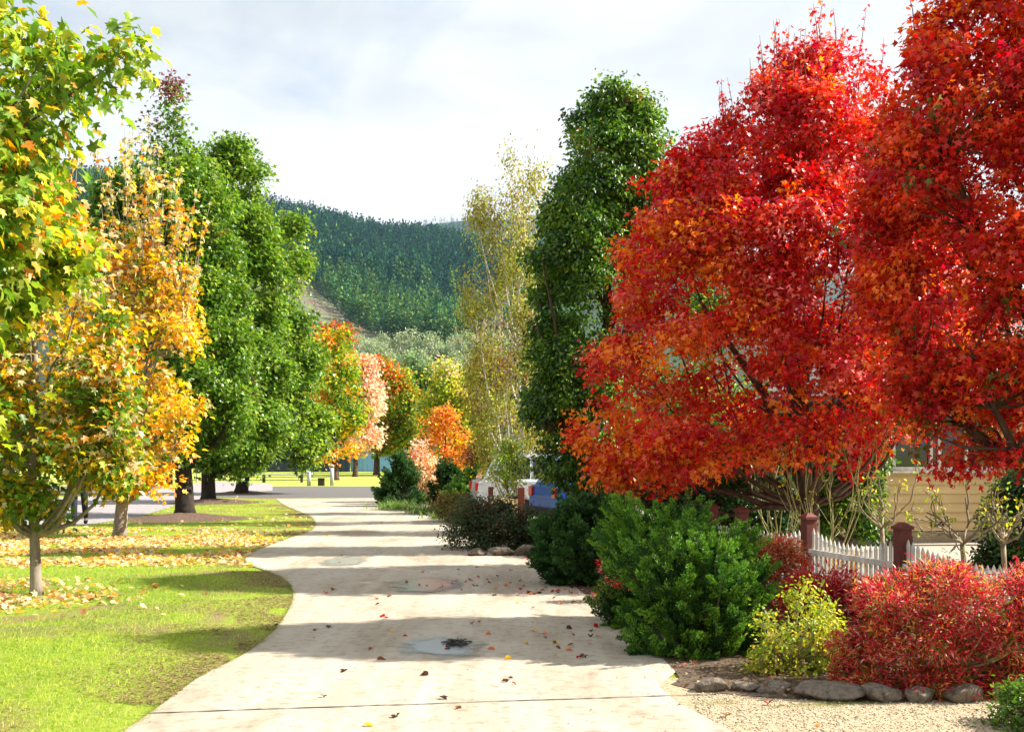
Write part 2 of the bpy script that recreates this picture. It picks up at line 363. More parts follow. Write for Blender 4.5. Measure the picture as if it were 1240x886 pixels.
# ---------------------------------------------------------------- SETTING
def sheet(name, pts, z, mat, kind='structure', sub=False):
    me = bpy.data.meshes.new(name); me.from_pydata([(p[0], p[1], z) for p in pts], [], [tuple(range(len(pts)))])
    bm = bmesh.new(); bm.from_mesh(me); bmesh.ops.triangulate(bm, faces=bm.faces)
    for f in bm.faces:
        if f.normal.z < 0: f.normal_flip()
    bm.to_mesh(me); bm.free()
    o = link(name, me, mat); o['kind'] = kind; return o
def smooth_line(pts, n=6):
    P = np.array(pts, float); o = []
    for i in range(len(P) - 1):
        p0, p1, p2, p3 = P[max(i - 1, 0)], P[i], P[i + 1], P[min(i + 2, len(P) - 1)]
        for t in np.linspace(0, 1, n, endpoint=False):
            o.append(.5 * ((2 * p1) + (-p0 + p2) * t + (2 * p0 - 5 * p1 + 4 * p2 - p3) * t * t + (-p0 + 3 * p1 - 3 * p2 + p3) * t ** 3))
    o.append(P[-1]); return [tuple(p) for p in o]
def inside(P, poly):
    x, y = P[:, 0], P[:, 1]; r = np.zeros(len(P), bool); q = np.array(poly)[:, :2]; j = len(q) - 1
    for i in range(len(q)):
        c = ((q[i, 1] > y) != (q[j, 1] > y)) & (x < (q[j, 0] - q[i, 0]) * (y - q[i, 1]) / (q[j, 1] - q[i, 1] + 1e-12) + q[i, 0]); r ^= c; j = i
    return r

g0 = sheet('ground', [(-6000, -400), (6000, -400), (6000, 7000), (-6000, 7000)], 0, M['ground'])
left_edge = smooth_line([(-3.0, 2.0), (-2.55, 5.5)] + [G(*p)[:2] for p in [(150, 886), (240, 822), (300, 790), (338, 757), (355, 722), (345, 703), (318, 690), (298, 682), (306, 669), (350, 652), (379, 640), (376, 626), (345, 612), (334, 604)]])
right_edge = [(-2.6, 41.5), (-2.0, 31), (-.6, 24), (0.1, 19.5), (.75, 15), (1.1, 11.5), (1.28, 8.9), (1.05, 8.3)] + [G(820, 852)[:2], G(885, 886)[:2], (1.55, 5.5), (1.9, 2)]
path_poly = left_edge + right_edge
path = sheet('path', path_poly, .012, M['concrete'])
road_poly = [(-60, 46), (-22, 46.5), (-9.5, 41.2), (20, 41.2), (60, 42), (60, 54.5), (-60, 54.5)]
sheet('road', road_poly, .004, M['asphalt'])
M['far_lawn'] = surf('far_lawn_grass', (.22, .32, .03), (.36, .42, .06), 3, .9, .4, 30, c3=(.40, .36, .12))
sheet('far_lawn', [(-80, 54.5), (80, 54.5), (80, 126), (-80, 126)], .003, M['far_lawn'])
side_px = [(-500, 648), (-100, 645), (0, 640), (100, 636), (165, 627), (215, 611), (262, 599), (330, 594), (330, 586), (262, 583), (200, 590), (150, 599), (60, 603), (0, 605), (-500, 612)]
side_poly = [G(*p)[:2] for p in side_px]
sheet('footpath', side_poly, .008, M['pale_path'])
bed = smooth_line([(-2.6, 41), (-2.05, 31), (-.65, 24), (.05, 19.5), (.7, 15), (1.05, 11.5), (1.25, 8.9), (1.15, 8.35)], 4) + smooth_line([G(845, 838)[:2], G(930, 846)[:2], G(1080, 852)[:2], G(1200, 846)[:2], (4.2, 7.6)], 4) + \
    [(9, 7.2), (9, 11), (4.4, 11), (3.7, 14), (2.5, 18.5), (.6, 24), (-1.5, 41)]
bed_o = sheet('garden_bed', bed, .0145, M['soil'])
sheet('gravel_verge', [(1.0, 2), (12, 2), (12, 8.4), (1.0, 8.6)], .0095, M['gravel'])
moss = smooth_line([G(*p)[:2] for p in [(850, 848), (900, 842), (960, 845), (1010, 852), (1000, 860), (940, 862), (880, 858), (850, 848)]], 4)
sheet('yard', [(2.4, 18.8), (3.8, 14), (4.5, 11.2), (22, 11.2), (22, 34), (-1.4, 34), (.2, 25)], .008, M['yard'])
# path joints (parts of the path)
def joint(pa, pb, w=.012, seed=1):
    g = np.random.default_rng(seed); a = np.array(G(*pa)[:2]); b = np.array(G(*pb)[:2]); T = np.linspace(0, 1, 60); mid = a + (b - a) * T[:, None]
    off = np.cumsum(g.normal(size=60)) * .0025; mid[:, 1] += off; w_ = w * g.uniform(.4, 1.1, 60)
    V = np.concatenate([np.c_[mid + [0, 1] * w_[:, None] / 2, np.full(60, .0165)], np.c_[mid - [0, 1] * w_[:, None] / 2, np.full(60, .0165)]]); i = np.arange(59)
    o = link('expansion_joint', np_mesh('expansion_joint', V, np.stack([i, i + 1, i + 61, i + 60], 1)), M['dark_wood'], path)
joint((172, 866), (868, 842), .02)
joint((330, 763), (640, 760), .004, 3)
# low mulch mounds round the two big trunks
def mound(px, py, rx, ry, h, seed):
    x, y, _ = G(px, py); g = np.random.default_rng(seed); V = []; T = []; R, S = 10, 40
    for i in range(R + 1):
        for j in range(S):
            a = 2 * PI * j / S; q = i / R; w = 1 + .12 * math.sin(3 * a + seed) + .05 * math.sin(7 * a)
            V.append((x + rx * q * w * math.cos(a), y + ry * q * w * math.sin(a), .004 + h * (math.cos(PI * q) * .5 + .5) + g.normal() * .006 * (q < .95)))
    for i in range(R):
        for j in range(S):
            k = (j + 1) % S; T.append((i * S + j, (i + 1) * S + j, (i + 1) * S + k, i * S + k))
    o = link('mulch_mound', np_mesh('mulch_mound', V, T, smooth=True), M['mulch']); o['kind'] = 'structure'
mound(222, 628, 1.7, 1.7, .14, 1); mound(258, 608, 1.5, 2.0, .12, 2); mound(292, 597, 1.2, 2.2, .1, 3)

ve = np.array(left_edge); ve = ve[ve[:, 1] > 5]; wv = .55 + .35 * n3(np.c_[ve * 1.0, ve[:, 0] * 0], 1.3, 4) ; wv = np.clip(wv, .12, 1.6)
def wornw(Y): return np.interp(Y, ve[:, 1], wv)
M['worn'] = surf('worn_soil', (.24, .17, .09), (.40, .31, .18), 10, .95, .8, 70, c3=(.30, .28, .08))
dens = [(y_, np.interp(y_, ve[:, 1], ve[:, 0])) for y_ in np.linspace(5.2, 38, 160)]
# puddles
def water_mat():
    """thin rain water, pale sky reflection put into its colour, that thins out to bare concrete at its margin"""
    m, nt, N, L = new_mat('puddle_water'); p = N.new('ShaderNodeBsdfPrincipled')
    p.inputs['Base Color'].default_value = (.34, .36, .38, 1); p.inputs['Roughness'].default_value = .15; p.inputs['IOR'].default_value = 1.5; p.inputs['Specular IOR Level'].default_value = 1.0  # grey-blue base colour stands in for reflected sky
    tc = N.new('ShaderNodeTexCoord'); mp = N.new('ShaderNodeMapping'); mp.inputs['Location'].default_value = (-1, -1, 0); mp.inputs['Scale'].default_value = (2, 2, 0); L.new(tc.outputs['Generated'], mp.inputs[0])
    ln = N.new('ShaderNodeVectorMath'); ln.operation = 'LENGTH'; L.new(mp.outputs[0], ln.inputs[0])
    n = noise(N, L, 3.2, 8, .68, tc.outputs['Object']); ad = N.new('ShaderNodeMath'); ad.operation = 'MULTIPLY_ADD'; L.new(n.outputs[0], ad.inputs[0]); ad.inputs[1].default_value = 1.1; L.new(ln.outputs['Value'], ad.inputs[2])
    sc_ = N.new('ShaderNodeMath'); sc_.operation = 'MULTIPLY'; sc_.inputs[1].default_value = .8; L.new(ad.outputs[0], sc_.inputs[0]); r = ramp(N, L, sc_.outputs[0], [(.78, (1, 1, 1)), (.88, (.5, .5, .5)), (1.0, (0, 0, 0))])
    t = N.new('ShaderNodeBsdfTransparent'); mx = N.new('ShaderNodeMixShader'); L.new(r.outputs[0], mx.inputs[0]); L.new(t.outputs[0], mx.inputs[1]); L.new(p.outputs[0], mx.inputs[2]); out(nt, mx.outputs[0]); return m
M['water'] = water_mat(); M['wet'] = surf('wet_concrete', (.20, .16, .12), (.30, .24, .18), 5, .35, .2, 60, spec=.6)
def blob(name, px, py, rx, ry, z, mat, seed, par=None):
    x, y, _ = G(px, py); pts = []
    for j in range(160):
        a = 2 * PI * j / 160; w = 1 + .13 * math.sin(2 * a + seed) + .09 * math.sin(3 * a + seed * 2) + .05 * math.sin(7 * a + seed) + .012 * math.sin(17 * a)
        pts.append((x + rx * w * math.cos(a), y + ry * w * math.sin(a)))
    return sheet(name, pts, z, mat)
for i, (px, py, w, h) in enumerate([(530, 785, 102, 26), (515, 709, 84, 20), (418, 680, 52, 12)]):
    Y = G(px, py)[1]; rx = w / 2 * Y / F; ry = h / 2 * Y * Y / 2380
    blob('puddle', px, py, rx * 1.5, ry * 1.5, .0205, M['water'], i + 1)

# hills -------------------------------------------------------------
def interp(x, t): return np.interp(x, [a for a, b in t], [b for a, b in t])
RIDGE = [(-3500, 420), (-1500, 330), (-400, 262), (-60, 228), (65, 216), (200, 222), (320, 250), (380, 262), (460, 284), (520, 288), (600, 305), (750, 345), (1000, 395), (1500, 440), (2600, 480), (4500, 520)]
def hill_z(px, Y):
    rz = (HY - interp(px, RIDGE)) / F * 1700
    t = np.clip((Y - 620) / 1080, 0, 1.0); base = np.clip((Y - 280) / 340, 0, 1); base = base * base * (3 - 2 * base) * 50 * np.clip(rz / 200, 0, 1)
    z = base + (rz - base) * t; x = (px - CX) * Y / F
    z = z + (12 * np.sin(x / 90 + Y / 200) + 7 * np.sin(x / 41 - Y / 130)) * np.sin(PI * np.clip(t, 0, 1))
    z = np.where(Y > 1700, rz * (1 - ((Y - 1700) / 900).clip(0, 1) ** 1.5), z); return z
def terrain(name, zf, px, Ys, mat):
    PX, YY = np.meshgrid(px, Ys); Z = zf(PX, YY) - 2; V = np.stack([(PX - CX) * YY / F, YY, Z], -1).reshape(-1, 3); n = len(px); i = np.arange(len(Ys) - 1)[:, None] * n + np.arange(n - 1)[None]
    T = np.stack([i, i + 1, i + n + 1, i + n], -1).reshape(-1, 4); o = link(name, np_mesh(name, V, T, smooth=True), mat); o['kind'] = 'structure'; return o
M['hill_soil'] = surf('hill_soil', (.010, .028, .016), (.03, .05, .025), .02, .95, .5, .1)
M['clearing'] = surf('clearing_ground', (.07, .11, .05), (.14, .15, .09), .05, .95, .5, .2, c3=(.13, .075, .06))
terrain('hill', hill_z, np.arange(-3500, 4501, 40), np.concatenate([np.arange(280, 1750, 30), np.arange(1750, 2650, 120)]), M['hill_soil'])
RIDGE2 = [(-2000, 400), (0, 330), (400, 300), (480, 282), (520, 270), (570, 265), (630, 266), (720, 276), (900, 310), (1400, 380), (3000, 460)]
def hill2_z(px, Y):
    rz = (HY - interp(px, RIDGE2)) / F * 3400; t = np.clip((Y - 2000) / 1400, 0, 1)
    return np.where(Y > 3400, rz * (1 - ((Y - 3400) / 900).clip(0, 1)), rz * t) + 14 * np.sin(px / 40) * t * (Y < 3300)
M['hill_green'] = surf('far_hill_scrub', (.012, .035, .022), (.035, .075, .04), .02, .95, .5, .1)
terrain('far_hill', hill2_z, np.arange(-2000, 3001, 40), np.arange(2000, 4301, 100), M['hill_green'])
def cleared(px, py):
    lim = np.interp(py, [300, 335, 360, 385, 405, 420, 460], [322, 362, 394, 418, 455, 475, 480]); return (px < lim) & (py > 318)
def clearing():
    px = np.arange(140, 480, 4); Y = np.arange(640, 1260, 8); PX, YY = np.meshgrid(px, Y); Z = hill_z(PX, YY); PY = HY - (Z - EYE) / YY * F; V = np.stack([(PX - CX) * YY / F, YY, Z - 1.2], -1).reshape(-1, 3)
    n = len(px); i = np.arange(len(Y) - 1)[:, None] * n + np.arange(n - 1)[None]; T = np.stack([i, i + 1, i + n + 1, i + n], -1).reshape(-1, 4); k = cleared(PX, PY)[:-1, :-1].ravel()
    o = link('hill_clearing', np_mesh('hill_clearing', V, T[k], smooth=True), M['clearing']); o['kind'] = 'structure'
clearing()
def conifer_template(n, seed):
    g = np.random.default_rng(seed); t = g.random(n) ** .75; r = .17 * (1 - t) ** .8 + .015; a = g.uniform(0, 2 * PI, n); q = np.sqrt(g.uniform(.35, 1, n))
    P = np.stack([np.cos(a) * r * q, np.sin(a) * r * q, .18 + .82 * t], 1); D = np.stack([np.cos(a), np.sin(a), np.full(n, -.25)], 1) + g.normal(size=(n, 3)) * .3; D[t > .93] = [0, 0, 1]
    return P, D, unit(np.stack([np.cos(a) * .5, np.sin(a) * .5, np.ones(n)], 1))
def forest(name, label, X, Y, Z, H, n, cols, W, seed, lsize=.13):
    g = np.random.default_rng(seed); VV = []; TT = []; CC = []; o = 0; base = tints(cols, W, g) * g.lognormal(0, .22, len(X))[:, None]
    for v in range(8):
        P, D, Nn = conifer_template(n, seed + v); s = np.arange(len(X)) % 8 == v; k = s.sum(); a = g.uniform(0, 6.28, k); ca, sa = np.cos(a), np.sin(a)
        def rot(A): return np.stack([A[None, :, 0] * ca[:, None] - A[None, :, 1] * sa[:, None], A[None, :, 0] * sa[:, None] + A[None, :, 1] * ca[:, None], np.repeat(A[None, :, 2], k, 0)], -1)
        h = H[s][:, None, None]; wid = g.uniform(.75, 1.3, k)[:, None, None]
        PP = rot(P) * h * np.concatenate([wid, wid, np.ones_like(wid)], 2) + np.stack([X[s], Y[s], Z[s]], 1)[:, None, :]
        cc = np.repeat(base[s][:, None, :], n, 1) * g.lognormal(0, .15, (k, n))[..., None]
        a_, t_, c_ = leaf_arrays(PP.reshape(-1, 3), rot(D).reshape(-1, 3), rot(Nn).reshape(-1, 3), (h[:, :, 0] * lsize * g.uniform(.7, 1.3, (k, n))).ravel(), 'diamond', np.clip(cc.reshape(-1, 3), .002, .9))
        VV.append(a_); TT.append(t_ + o); CC.append(c_); o += len(a_)
    ob = link(name, np_mesh(name, np.concatenate(VV), np.concatenate(TT), np.concatenate(CC)), M['pine']); tag(ob, label, 'pine forest', kind='stuff')
g = np.random.default_rng(3)
Ys = 640 + 1080 * g.random(21000); PXs = g.uniform(-60, 700, 21000)
keep = g.random(21000) < .9; Ys, PXs = Ys[keep], PXs[keep]
Zs = hill_z(PXs, Ys); PYs = HY - (Zs - EYE) / Ys * F; k = ~cleared(PXs, PYs) & (PYs < 412 + 4 * np.sin(PXs / 20)); Ys, PXs, Zs = Ys[k], PXs[k], Zs[k]
Xs = (PXs - CX) * Ys / F; Hh = g.uniform(14, 25, len(Xs)) * (.8 + .25 * (Ys > 1000)); low = np.clip((1150 - Ys) / 400, 0, 1); hn = n3(np.stack([Xs, Ys * .5, Xs * 0], 1), .012, 4)  # sunlit lower slope and cloud shade above put into tree tints
forest('pine_forest', 'dense dark green pine plantation covering the hillside behind the village', Xs, Ys, Zs - 2, Hh, 46, [(.012, .060, .044), (.032, .11, .044), (.12, .22, .055)],
       np.stack([1.3 - low - .5 * hn, .8 + .3 * hn, low * 1.8 + .12 + .3 * hn], 1), 21)
n = 1500; px = g.uniform(150, 470, n); Yc = g.uniform(640, 1200, n); zc = hill_z(px, Yc); pyc = HY - (zc - EYE) / Yc * F; k = cleared(px, pyc) & (pyc < 425)
forest('young_pine_growth', 'sparse pale saplings regrowing on the cleared brown strip of hillside', ((px - CX) * Yc / F)[k], Yc[k], zc[k] - 2, g.uniform(3, 9, k.sum()), 24, [(.10, .13, .08), (.22, .22, .15)], np.ones((k.sum(), 2)), 31)
n = 5200; px = g.uniform(350, 850, n); Yc = g.uniform(2500, 3420, n); zc = hill2_z(px, Yc)
forest('distant_forest', 'blue green forest on the farther ridge', (px - CX) * Yc / F, Yc, zc - 3, g.uniform(12, 22, n), 16, [(.012, .04, .03), (.03, .075, .045)], np.ones((n, 2)), 41, .2)

# ---------------------------------------------------------------- palette
GRN = (.050, .125, .012); GRN2 = (.12, .235, .018); GRN3 = (.26, .37, .04); DGR = (.018, .06, .014); YEL = (.80, .52, .025); YEL2 = (.66, .56, .06); ORG = (.80, .31, .03); RED = (.62, .022, .022); RED2 = (.72, .075, .018)
CRI = (.46, .012, .04); PNK = (.70, .30, .24); PCH = (.80, .56, .40); OLV = (.22, .20, .03); CRM = (.75, .62, .35); LIM = (.34, .42, .03)

# rounded grey gums at the foot of the hill: individual trees sharing a few meshes
gums = 'pale rounded gum trees along the foot of the hill'
proto = []
for v in range(4):
    g = np.random.default_rng(60 + v); n = 26; ph = g.uniform(0, 6.3, n); r = np.sqrt(g.random(n)); z = g.uniform(0, 1, n); w = np.sin(PI * (.12 + .8 * z)) * 5
    C = np.stack([np.cos(ph) * r * w, np.sin(ph) * r * w, 4 + z * 9], 1); O = unit(np.stack([np.cos(ph), np.sin(ph), z], 1))
    A = foliage(C, O, r, z, g, 26, 2.0, 'diamond', 1.1, [(.30, .38, .17), (.42, .46, .26), (.20, .28, .11)], np.array([1, 1, .7]), seed=v)
    mt = MB().tube([(0, 0, -2), (.2, 0, 3), (0, .2, 8)], [.45, .35, .15], 6)
    for q in range(6): mt.tube([(0, 0, 3), tuple(C[q] * .6 + np.array([0, 0, 1.5])), tuple(C[q])], [.25, .15, .06], 5)
    proto.append((np_mesh('gum_crown', *A), mt.mesh('gum_trunk', True)))
g = np.random.default_rng(8)
for i in range(64):
    px = 330 + (i % 32) * 10.5 + g.uniform(-4, 4); Y = (560 if i < 32 else 455) + g.uniform(-25, 30); z = float(hill_z(np.array([px]), np.array([Y]))[0]) - 2
    r_ = thing('gum_tree', 'pale grey green rounded gum tree at the foot of the pine hill', 'tree', ((px - CX) * Y / F, Y, z), gums, g.uniform(0, 6.3)); s = g.uniform(.75, 1.15); r_.scale = (s, s, s * g.uniform(.9, 1.2))
    link('crown', proto[i % 4][0], M['leaf'], r_); link('trunk', proto[i % 4][1], M['bark_pale'], r_)

# far belt of mixed trees closing the village edge
belt_cols = [([GRN, GRN2, DGR], 'deep green'), ([GRN2, LIM, YEL2], 'yellow green'), ([ORG, PCH, OLV], 'orange'), ([OLV, GRN2, ORG], 'olive and rust')]
bp = []
for v in range(4):
    g = np.random.default_rng(80 + v); n = 46; ph = g.uniform(0, 6.3, n); r = np.sqrt(g.random(n)); z = g.uniform(0, 1, n); w = np.sin(PI * (.10 + .86 * z)) ** .8 * 2.6
    C = np.stack([np.cos(ph) * r * w, np.sin(ph) * r * w, 1.6 + z * 7.2], 1); O = unit(np.stack([np.cos(ph), np.sin(ph), z], 1))
    A = foliage(C, O, r, z, g, 60, .75, 'diamond', .32, belt_cols[v][0], np.array([1, 1, .7]), seed=v)
    mt = MB().tube([(0, 0, -.1), (.05, 0, 2), (0, .05, 7)], [.2, .15, .05], 7)
    for q in range(9): mt.tube([(0, 0, 1.6), tuple(C[q] * .5 + np.array([0, 0, .6])), tuple(C[q])], [.09, .06, .02], 5)
    bp.append((np_mesh('belt_crown', *A), mt.mesh('belt_trunk', True)))
g = np.random.default_rng(18)
for i in range(70):
    row = i // 35; X = -118 + (i % 35) * 5.1 + g.uniform(-1.6, 1.6); Y = 128 + row * 26 + g.uniform(-6, 6); v = int(g.choice([0, 0, 1, 1, 2, 3]))
    r_ = thing('park_tree', f'{belt_cols[v][1]} tree in the belt closing off the far side', 'tree', (X, Y, 0), f'{belt_cols[v][1]} trees beyond the far grass', g.uniform(0, 6.3)); s = g.uniform(.8, 1.25); r_.scale = (s, s, s)
    link('crown', bp[v][0], M['leaf'], r_); link('trunk', bp[v][1], M['bark_brown'], r_)

# ---------------------------------------------------------------- far trees seen down the path
row = 'autumn trees on the grass beyond the road'
tree('maple_tree', 'bright green tree with orange fringe, behind the two grey bollards', 'tree', 66, [(554, 384, 425), (545, 374, 432), (500, 372, 436), (460, 382, 434), (430, 388, 424), (402, 394, 410)], 406,
     [GRN2, LIM, ORG, YEL], lambda u, v, n: [1.2 * (u > -.3), .9 * (u > -.4), .1 + 1.8 * ((u < -.35) | (v < .15)), .5 * (v < .25) + .2], group=row, tr=.2, n=150, nleaf=60, cr=.55, size=.26, nl=8, nsub=30, seed=1, mat='leaf_thin')
tree('maple_tree', 'salmon pink and peach tree in front of the light blue metal fence', 'tree', 74, [(548, 422, 445), (538, 418, 460), (500, 418, 468), (470, 424, 464), (448, 430, 456), (436, 436, 448)], 430,
     [PCH, PNK, ORG, (.86, .66, .50)], lambda u, v, n: [1.3, .5 + .4 * (v > .7), .5, .8], group=row, tr=.17, n=150, nleaf=60, cr=.55, size=.26, nl=8, nsub=30, seed=2, mat='leaf_thin')
tree('maple_tree', 'green tree with a red and orange cap, right of the salmon pink tree', 'tree', 80, [(546, 450, 480), (534, 447, 498), (500, 445, 502), (465, 445, 498), (445, 450, 488), (434, 458, 478)], 456,
     [GRN2, LIM, OLV, RED2, ORG], lambda u, v, n: [.9, 1, .5, 2.6 * (v > .62) * (u < .4), .3 + 1.6 * (v > .62) * (u < .2)], group=row, tr=.22, n=190, nleaf=60, cr=.6, size=.28, nl=8, nsub=30, seed=3, mat='leaf_thin')
tree('pear_tree', 'grey green upright tree between the red capped tree and the yellow green one', 'tree', 86, [(562, 486, 520), (530, 480, 532), (480, 482, 532), (450, 484, 524), (430, 490, 508)], 505,
     [(.10, .19, .07), GRN, (.16, .26, .10)], lambda u, v, n: [1 + 0 * u, .8 + 0 * u, .8 + 0 * u], group=row, tr=.2, n=200, nleaf=55, cr=.6, size=.26, nl=8, nsub=30, seed=4)
tree('maple_tree', 'yellow green broad tree behind the small orange tree', 'tree', 78, [(570, 520, 590), (530, 510, 600), (480, 512, 600), (455, 516, 585), (438, 525, 560)], 545,
     [LIM, YEL2, GRN2, PCH], lambda u, v, n: [1.1, .9, .7, .1 + 1.2 * (v > .85)], group=row, tr=.22, n=230, nleaf=60, cr=.6, size=.28, nl=8, nsub=30, seed=5, mat='leaf_thin')
tree('maple_tree', 'tall tree with olive top and rusty shoulder behind the green avenue', 'tree', 112, [(560, 340, 420), (480, 345, 440), (430, 360, 432), (410, 372, 424), (398, 384, 412)], 390,
     [OLV, LIM, RED2, (.20, .06, .04)], lambda u, v, n: [.9, .9, .2 + 2.4 * ((v > .75) & (u > -.2)), .1 + 1. * ((v > .55) & (u > .5))], group=row, tr=.3, n=260, nleaf=60, cr=.9, size=.4, nl=8, nsub=30, seed=6)
tree('maple_tree', 'small orange tree with upswept twigs behind the dark conifer shrubs', 'tree', 38, [(604, 512, 560), (580, 503, 572), (545, 505, 572), (520, 512, 560), (500, 524, 545), (492, 530, 538)], 538,
     [ORG, YEL, RED2, (.55, .22, .06)], lambda u, v, n: [1 + .5 * v, 1.2 * (1 - v), .02 + .3 * (v > .7), .8], tr=.06, n=260, nleaf=36, cr=.26, size=.11, nl=22, nsub=150, seed=7, mat='leaf_thin', gap=-.5, kind='oval', twigs=10, twl=.5)
tree('maple_tree', 'low peach pink shrubby tree beside the cone shaped conifer', 'small tree', 36.5, [(606, 492, 535), (585, 488, 542), (560, 490, 536), (545, 496, 522), (530, 502, 512)], 514,
     [PCH, CRM, ORG, PNK], lambda u, v, n: [1.2, .9 * (v < .7), .4, .1 + .5 * (v > .6)], tr=.04, n=160, nleaf=34, cr=.22, size=.10, nl=16, nsub=90, seed=8, mat='leaf_thin', gap=-.4, kind='oval')

# left avenue of big dark green liquidambars, sunlit right sides put into leaf tints ------------------------------------
aven = 'large green trees along the grassy verge'
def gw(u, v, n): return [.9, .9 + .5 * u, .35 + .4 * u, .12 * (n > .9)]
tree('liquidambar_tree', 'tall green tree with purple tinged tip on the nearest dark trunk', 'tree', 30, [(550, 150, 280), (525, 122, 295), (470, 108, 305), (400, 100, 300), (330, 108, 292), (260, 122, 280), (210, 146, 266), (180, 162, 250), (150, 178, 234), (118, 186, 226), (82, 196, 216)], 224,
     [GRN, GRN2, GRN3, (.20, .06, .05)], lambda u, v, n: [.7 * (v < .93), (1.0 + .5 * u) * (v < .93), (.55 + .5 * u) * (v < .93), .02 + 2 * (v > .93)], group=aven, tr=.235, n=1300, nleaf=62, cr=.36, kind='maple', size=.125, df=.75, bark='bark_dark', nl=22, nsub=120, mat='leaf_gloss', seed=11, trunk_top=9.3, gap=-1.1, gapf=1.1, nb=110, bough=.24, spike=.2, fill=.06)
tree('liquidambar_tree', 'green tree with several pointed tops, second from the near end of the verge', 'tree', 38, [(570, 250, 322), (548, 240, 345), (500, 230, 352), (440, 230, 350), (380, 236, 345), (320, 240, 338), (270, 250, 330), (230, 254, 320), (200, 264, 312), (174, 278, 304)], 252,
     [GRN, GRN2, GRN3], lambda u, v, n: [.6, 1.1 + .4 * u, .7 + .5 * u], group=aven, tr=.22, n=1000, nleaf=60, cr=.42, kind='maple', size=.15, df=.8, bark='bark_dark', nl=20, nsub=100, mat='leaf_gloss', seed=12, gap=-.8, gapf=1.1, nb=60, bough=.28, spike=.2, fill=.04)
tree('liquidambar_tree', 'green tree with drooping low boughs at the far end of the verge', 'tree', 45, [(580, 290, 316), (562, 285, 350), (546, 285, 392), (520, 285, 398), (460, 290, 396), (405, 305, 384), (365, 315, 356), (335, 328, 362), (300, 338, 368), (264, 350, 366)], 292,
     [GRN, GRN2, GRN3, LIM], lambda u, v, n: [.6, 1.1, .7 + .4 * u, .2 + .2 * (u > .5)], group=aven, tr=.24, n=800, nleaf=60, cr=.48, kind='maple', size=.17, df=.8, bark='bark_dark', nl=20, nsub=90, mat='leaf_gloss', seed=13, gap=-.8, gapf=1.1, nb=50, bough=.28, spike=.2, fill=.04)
# young liquidambars on the lawn
tree('liquidambar_tree', 'young tree with brilliant yellow leaves and bare upright shoots above, on a pale trunk', 'tree', 22.7, [(596, 110, 185), (560, 85, 222), (520, 75, 245), (470, 66, 240), (440, 70, 240), (400, 85, 234), (365, 95, 228), (335, 125, 215), (310, 120, 185)], 145,
     [YEL, ORG, YEL2, CRM, GRN2], lambda u, v, n: [.5 + 1.6 * (u > .25), .6 + .3 * n, .4, .45 + .4 * (u < .2), .35 + .8 * (u < 0) * (v < .6)], tr=.125, n=640, nleaf=17, cr=.24, kind='star', size=.12, df=.8, bark='bark_grey', nl=26, nsub=220, mat='leaf_thin', seed=14, twigs=85, twl=2.7, gap=-.6, nb=56, lean=1.0, tips=.012)
tree('liquidambar_tree', 'young tree with green, orange and cream leaves on the slim grey trunk nearest the camera', 'tree', 13.6, [(630, -5, 60), (600, -60, 128), (565, -85, 165), (520, -100, 175), (460, -105, 172), (400, -95, 160), (350, -70, 140), (310, -50, 120), (270, -30, 100), (225, 0, 80)], 44,
     [GRN2, OLV, ORG, YEL, CRM, LIM], lambda u, v, n: [.8 * (v < .75) + .9 * (v < .4), .5 + 0 * u, .5 + .4 * n + .4 * v, .35 + .6 * (n < -.3), .35 + .2 * (u > 0), .4 * (v < .6) + .1], tr=.066, n=1500, nleaf=22, cr=.19, kind='star', size=.09, df=.7, bark='bark_grey', nl=26, nsub=220, mat='leaf_thin', seed=15, twigs=14, twl=.6, gap=-.8, lean=.7, nb=80, bough=.24)
# foreground boughs from a big liquidambar standing just outside the frame
tree('liquidambar_tree', 'large leaved yellow green tree whose boughs reach in from outside, closest to the camera', 'tree', 8.6, [(-330, -640, -300), (-200, -680, -60), (-90, -700, 60), (0, -700, 75), (22, -700, 80), (45, -700, 120), (62, -700, 178), (100, -700, 178), (130, -700, 160), (160, -700, 150), (185, -700, 50), (215, -700, 62), (245, -700, 112), (300, -700, 120), (335, -700, 92), (375, -700, 38), (440, -700, 20), (500, -680, 20), (545, -640, 12), (575, -560, -60)], -420,
     [LIM, GRN2, YEL2, GRN3, ORG, YEL], lambda u, v, n: [.9, 1.3, .35, 1.2, .10 + .1 * n, .15], tr=.2, n=2300, nleaf=17, cr=.22, kind='star', size=.105, df=.55, dcap=1.3, bark='bark_brown', nl=30, nsub=240, mat='leaf_thin', seed=16, gap=-1.0, gapf=2.2, lean=.3, az=-.9, ar=.6, nb=90, bough=.12, spike=.15)

# ---------------------------------------------------------------- right side trees
tree('pear_tree', 'tall narrow dark green tree rising behind the fence next to the red maple', 'tree', 19.6, [(590, 700, 770), (578, 664, 780), (560, 645, 790), (500, 632, 790), (440, 638, 790), (400, 640, 790), (340, 640, 795), (290, 648, 802), (250, 660, 808), (200, 670, 804), (160, 688, 798), (130, 700, 788), (103, 712, 768)], 722,
     [GRN, DGR, GRN2, GRN3, (.30, .10, .03)], lambda u, v, n: [1.2, .35 - .3 * u, .9 + .5 * u + .3 * v, .35 + .7 * (u > .2), .02 + .12 * (u > .6)], tr=.14, n=1500, nleaf=58, cr=.17, kind='oval', size=.078, df=.8, dcap=.95, nl=24, nsub=120, mat='leaf_gloss', seed=21, gap=-1.2, az=-.9, lean=2, nb=170, bough=.34, spike=.14, bark='bark_brown')  # lighter greens on the right paint its sunlit side into the leaves
